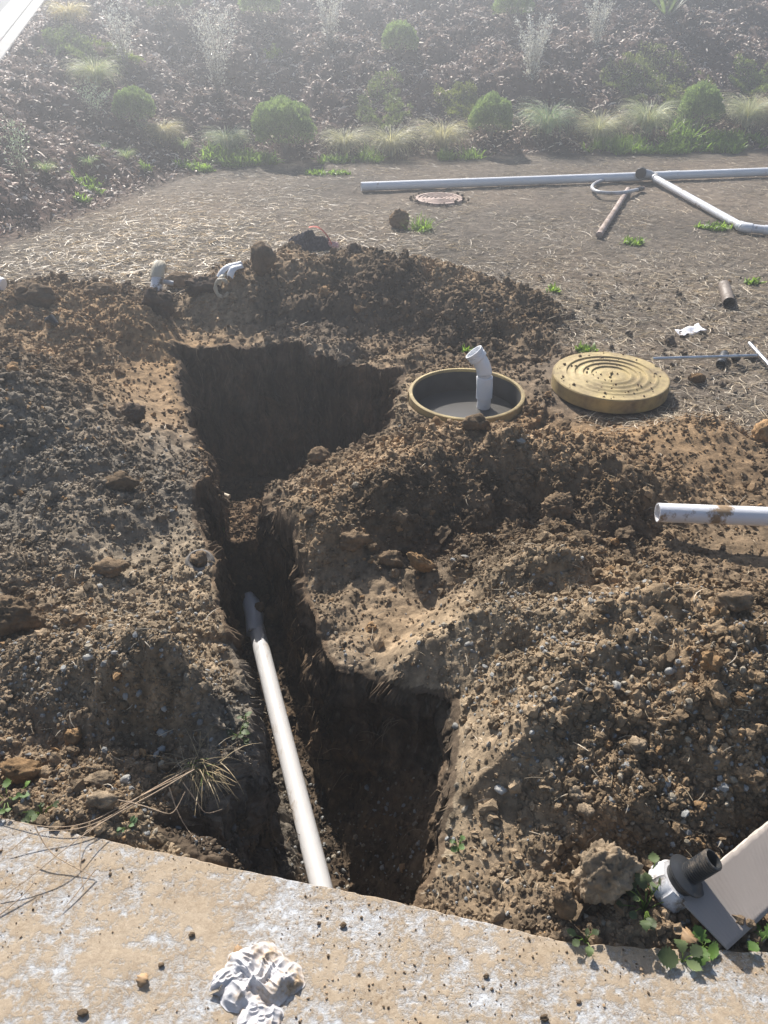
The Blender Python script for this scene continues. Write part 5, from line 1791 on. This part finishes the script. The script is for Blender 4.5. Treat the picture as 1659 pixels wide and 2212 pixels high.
# ------------------------------------------------------------------ dry grass clump with long stalks across the slab rim
cl = G(430, 1655)
root = empty('dry_grass_clump', cl, 'dry grass clump with long stalks trailing across the slab rim on the left', 'dry grass')
n = 190
ang = rng.uniform(0, 2 * PI, n); ang = np.where(rng.uniform(0, 1, n) < .6, rng.normal(-1.2, .5, n), ang)
base = rng.normal(size=(n, 3)) * np.array([.020, .016, .004])
blades('blades', base, ang, rng.uniform(.05, .15, n), rng.uniform(-.1, 1.1, n), rng.uniform(.4, 2.4, n), rng.uniform(.001, .0028, n), rng.uniform(.30, 1.0, (n, 1)) * np.array([[1, .95, .8]]), M_STRAWC, root, 6)
n = 16
blades('green_blades', rng.normal(size=(n, 3)) * .01, rng.normal(-1.2, .5, n), rng.uniform(.05, .09, n), rng.uniform(.3, 1.2, n), rng.uniform(.4, 1.4, n), rng.uniform(.0018, .003, n), rng.uniform(.6, 1, (n, 1)) * np.array([[1, 1, 1]]), M_WEED, root, 5)
STK = [[(415, 1665, .06), (330, 1706, .05), (255, 1745, .05), (190, 1780, .05), (110, 1790, .045), (0, 1768, .04)],
       [(420, 1662, .07), (340, 1710, .06), (265, 1750, .06), (215, 1780, .06), (150, 1825, .08), (60, 1900, .055), (0, 1942, .036)],
       [(410, 1668, .06), (330, 1716, .045), (250, 1760, .05), (200, 1788, .05), (178, 1800, .05), (170, 1860, .04), (180, 1915, .034)],
       [(410, 1660, .05), (300, 1720, .05), (230, 1770, .05), (160, 1795, .05), (75, 1793, .06), (20, 1840, .04)],
       [(75, 1785, .09), (105, 1840, .06), (150, 1868, .045), (205, 1895, .034)],
       [(205, 1880, .045), (165, 1930, .040), (135, 1968, .034)],
       [(240, 1725, .07), (300, 1737, .06), (350, 1755, .05), (375, 1760, .03), (400, 1710, .05)],
       [(395, 1690, .05), (430, 1740, .0), (445, 1760, -.03), (480, 1748, -.04)],
       [(365, 1700, .05), (385, 1760, .0), (410, 1800, -.05), (425, 1815, -.08)],
       [(0, 1975, .034), (45, 1940, .04), (75, 1905, .05)]]
mb = MB()
for L_ in STK:
    pts = smooth([P(u, v, max(z, .032) if v > 1800 else z) for (u, v, z) in L_], 3)
    pts = [Vector((q.x, q.y, max(q.z, (SLAB_Z + .003) if q.z > .03 else q.z))) - cl for q in pts]
    mb.tube(pts, [.0016 - .0008 * i / len(pts) for i in range(len(pts))], 6, caps=False)
mb.build('stalks', plain('dry_stalk', (.40, .29, .19), .7, .3, 40), root)

# ------------------------------------------------------------------ bits lying on the slab
def leaf_on_slab(u, v, size, ang, lab, name='dead_leaf', col=(.30, .19, .09)):
    p = P(u, v, SLAB_Z)
    mb = MB()
    d = Vector((math.cos(ang), math.sin(ang), .15)) * size
    lobed_leaf(mb, (0, 0, .004), d, (.1, .1, 1), size * .36, .3, 4)
    o = mb.build(name, M_DEAD); o.location = p
    md = o.modifiers.new('thick', 'SOLIDIFY'); md.thickness = .0008
    tag(o, lab, 'dead leaf', 'dead leaves dropped on the slab')


M_DEAD = plain('dead_leaf', (.33, .21, .11), .7, .3, 30)
leaf_on_slab(302, 2135, .030, 1.3, 'curled brown leaf left of the rag on the slab')
leaf_on_slab(505, 2060, .022, .4, 'tan crumbled leaf just above the rag on the slab')
leaf_on_slab(1500, 2020, .045, -2.6, 'orange brown dead leaf half under the cardboard corner')
for i, (u, v, w, lab) in enumerate([(348, 2086, 14, 'dark crumb left of the middle of the slab'), (742, 2000, 16, 'dark stone on the slab under the dark recess'), (510, 2075, 32, 'tan crumbly clod above the rag on the slab'),
                                    (415, 2020, 15, 'dark crumb above left of the rag'), (180, 2190, 22, 'dark lump near the lower left corner of the slab'), (1050, 2110, 14, 'dark crumb on the right half of the slab'),
                                    (1175, 2200, 20, 'dark lump at the bottom edge right of the rag'), (1250, 2165, 12, 'small grey crumb on the right part of the slab')]):
    p = P(u, v, SLAB_Z)
    clod('crumb', lab, 'crumb', p, w * .42 * depth(p) / FPX, 600 + i, BROWN * (1.8 if i == 2 else .8), (1.1, .8, .6), sub=3, sink=.1)

# ------------------------------------------------------------------ haze volume added to stand in for lens glare
m, nt, N, L, b = new_mat('glare_haze')
N.remove(b)
pv = N.new('ShaderNodeVolumePrincipled')
pv.inputs['Color'].default_value = (.90, .94, 1.0, 1)
pv.inputs['Density'].default_value = .028
pv.inputs['Anisotropy'].default_value = .72
L.new(pv.outputs[0], N['Material Output'].inputs['Volume'])
mb = MB()
x0, x1, y0, y1, z0_, z1_ = -80, 80, -70, 90, -2.2, 4.0
mb.add([(x0, y0, z0_), (x1, y0, z0_), (x1, y1, z0_), (x0, y1, z0_), (x0, y0, z1_), (x1, y0, z1_), (x1, y1, z1_), (x0, y1, z1_)],
       [(0, 3, 2, 1), (4, 5, 6, 7), (0, 1, 5, 4), (1, 2, 6, 5), (2, 3, 7, 6), (3, 0, 4, 7)])
tag(mb.build('glare_haze', m, smooth=False), kind='stuff')
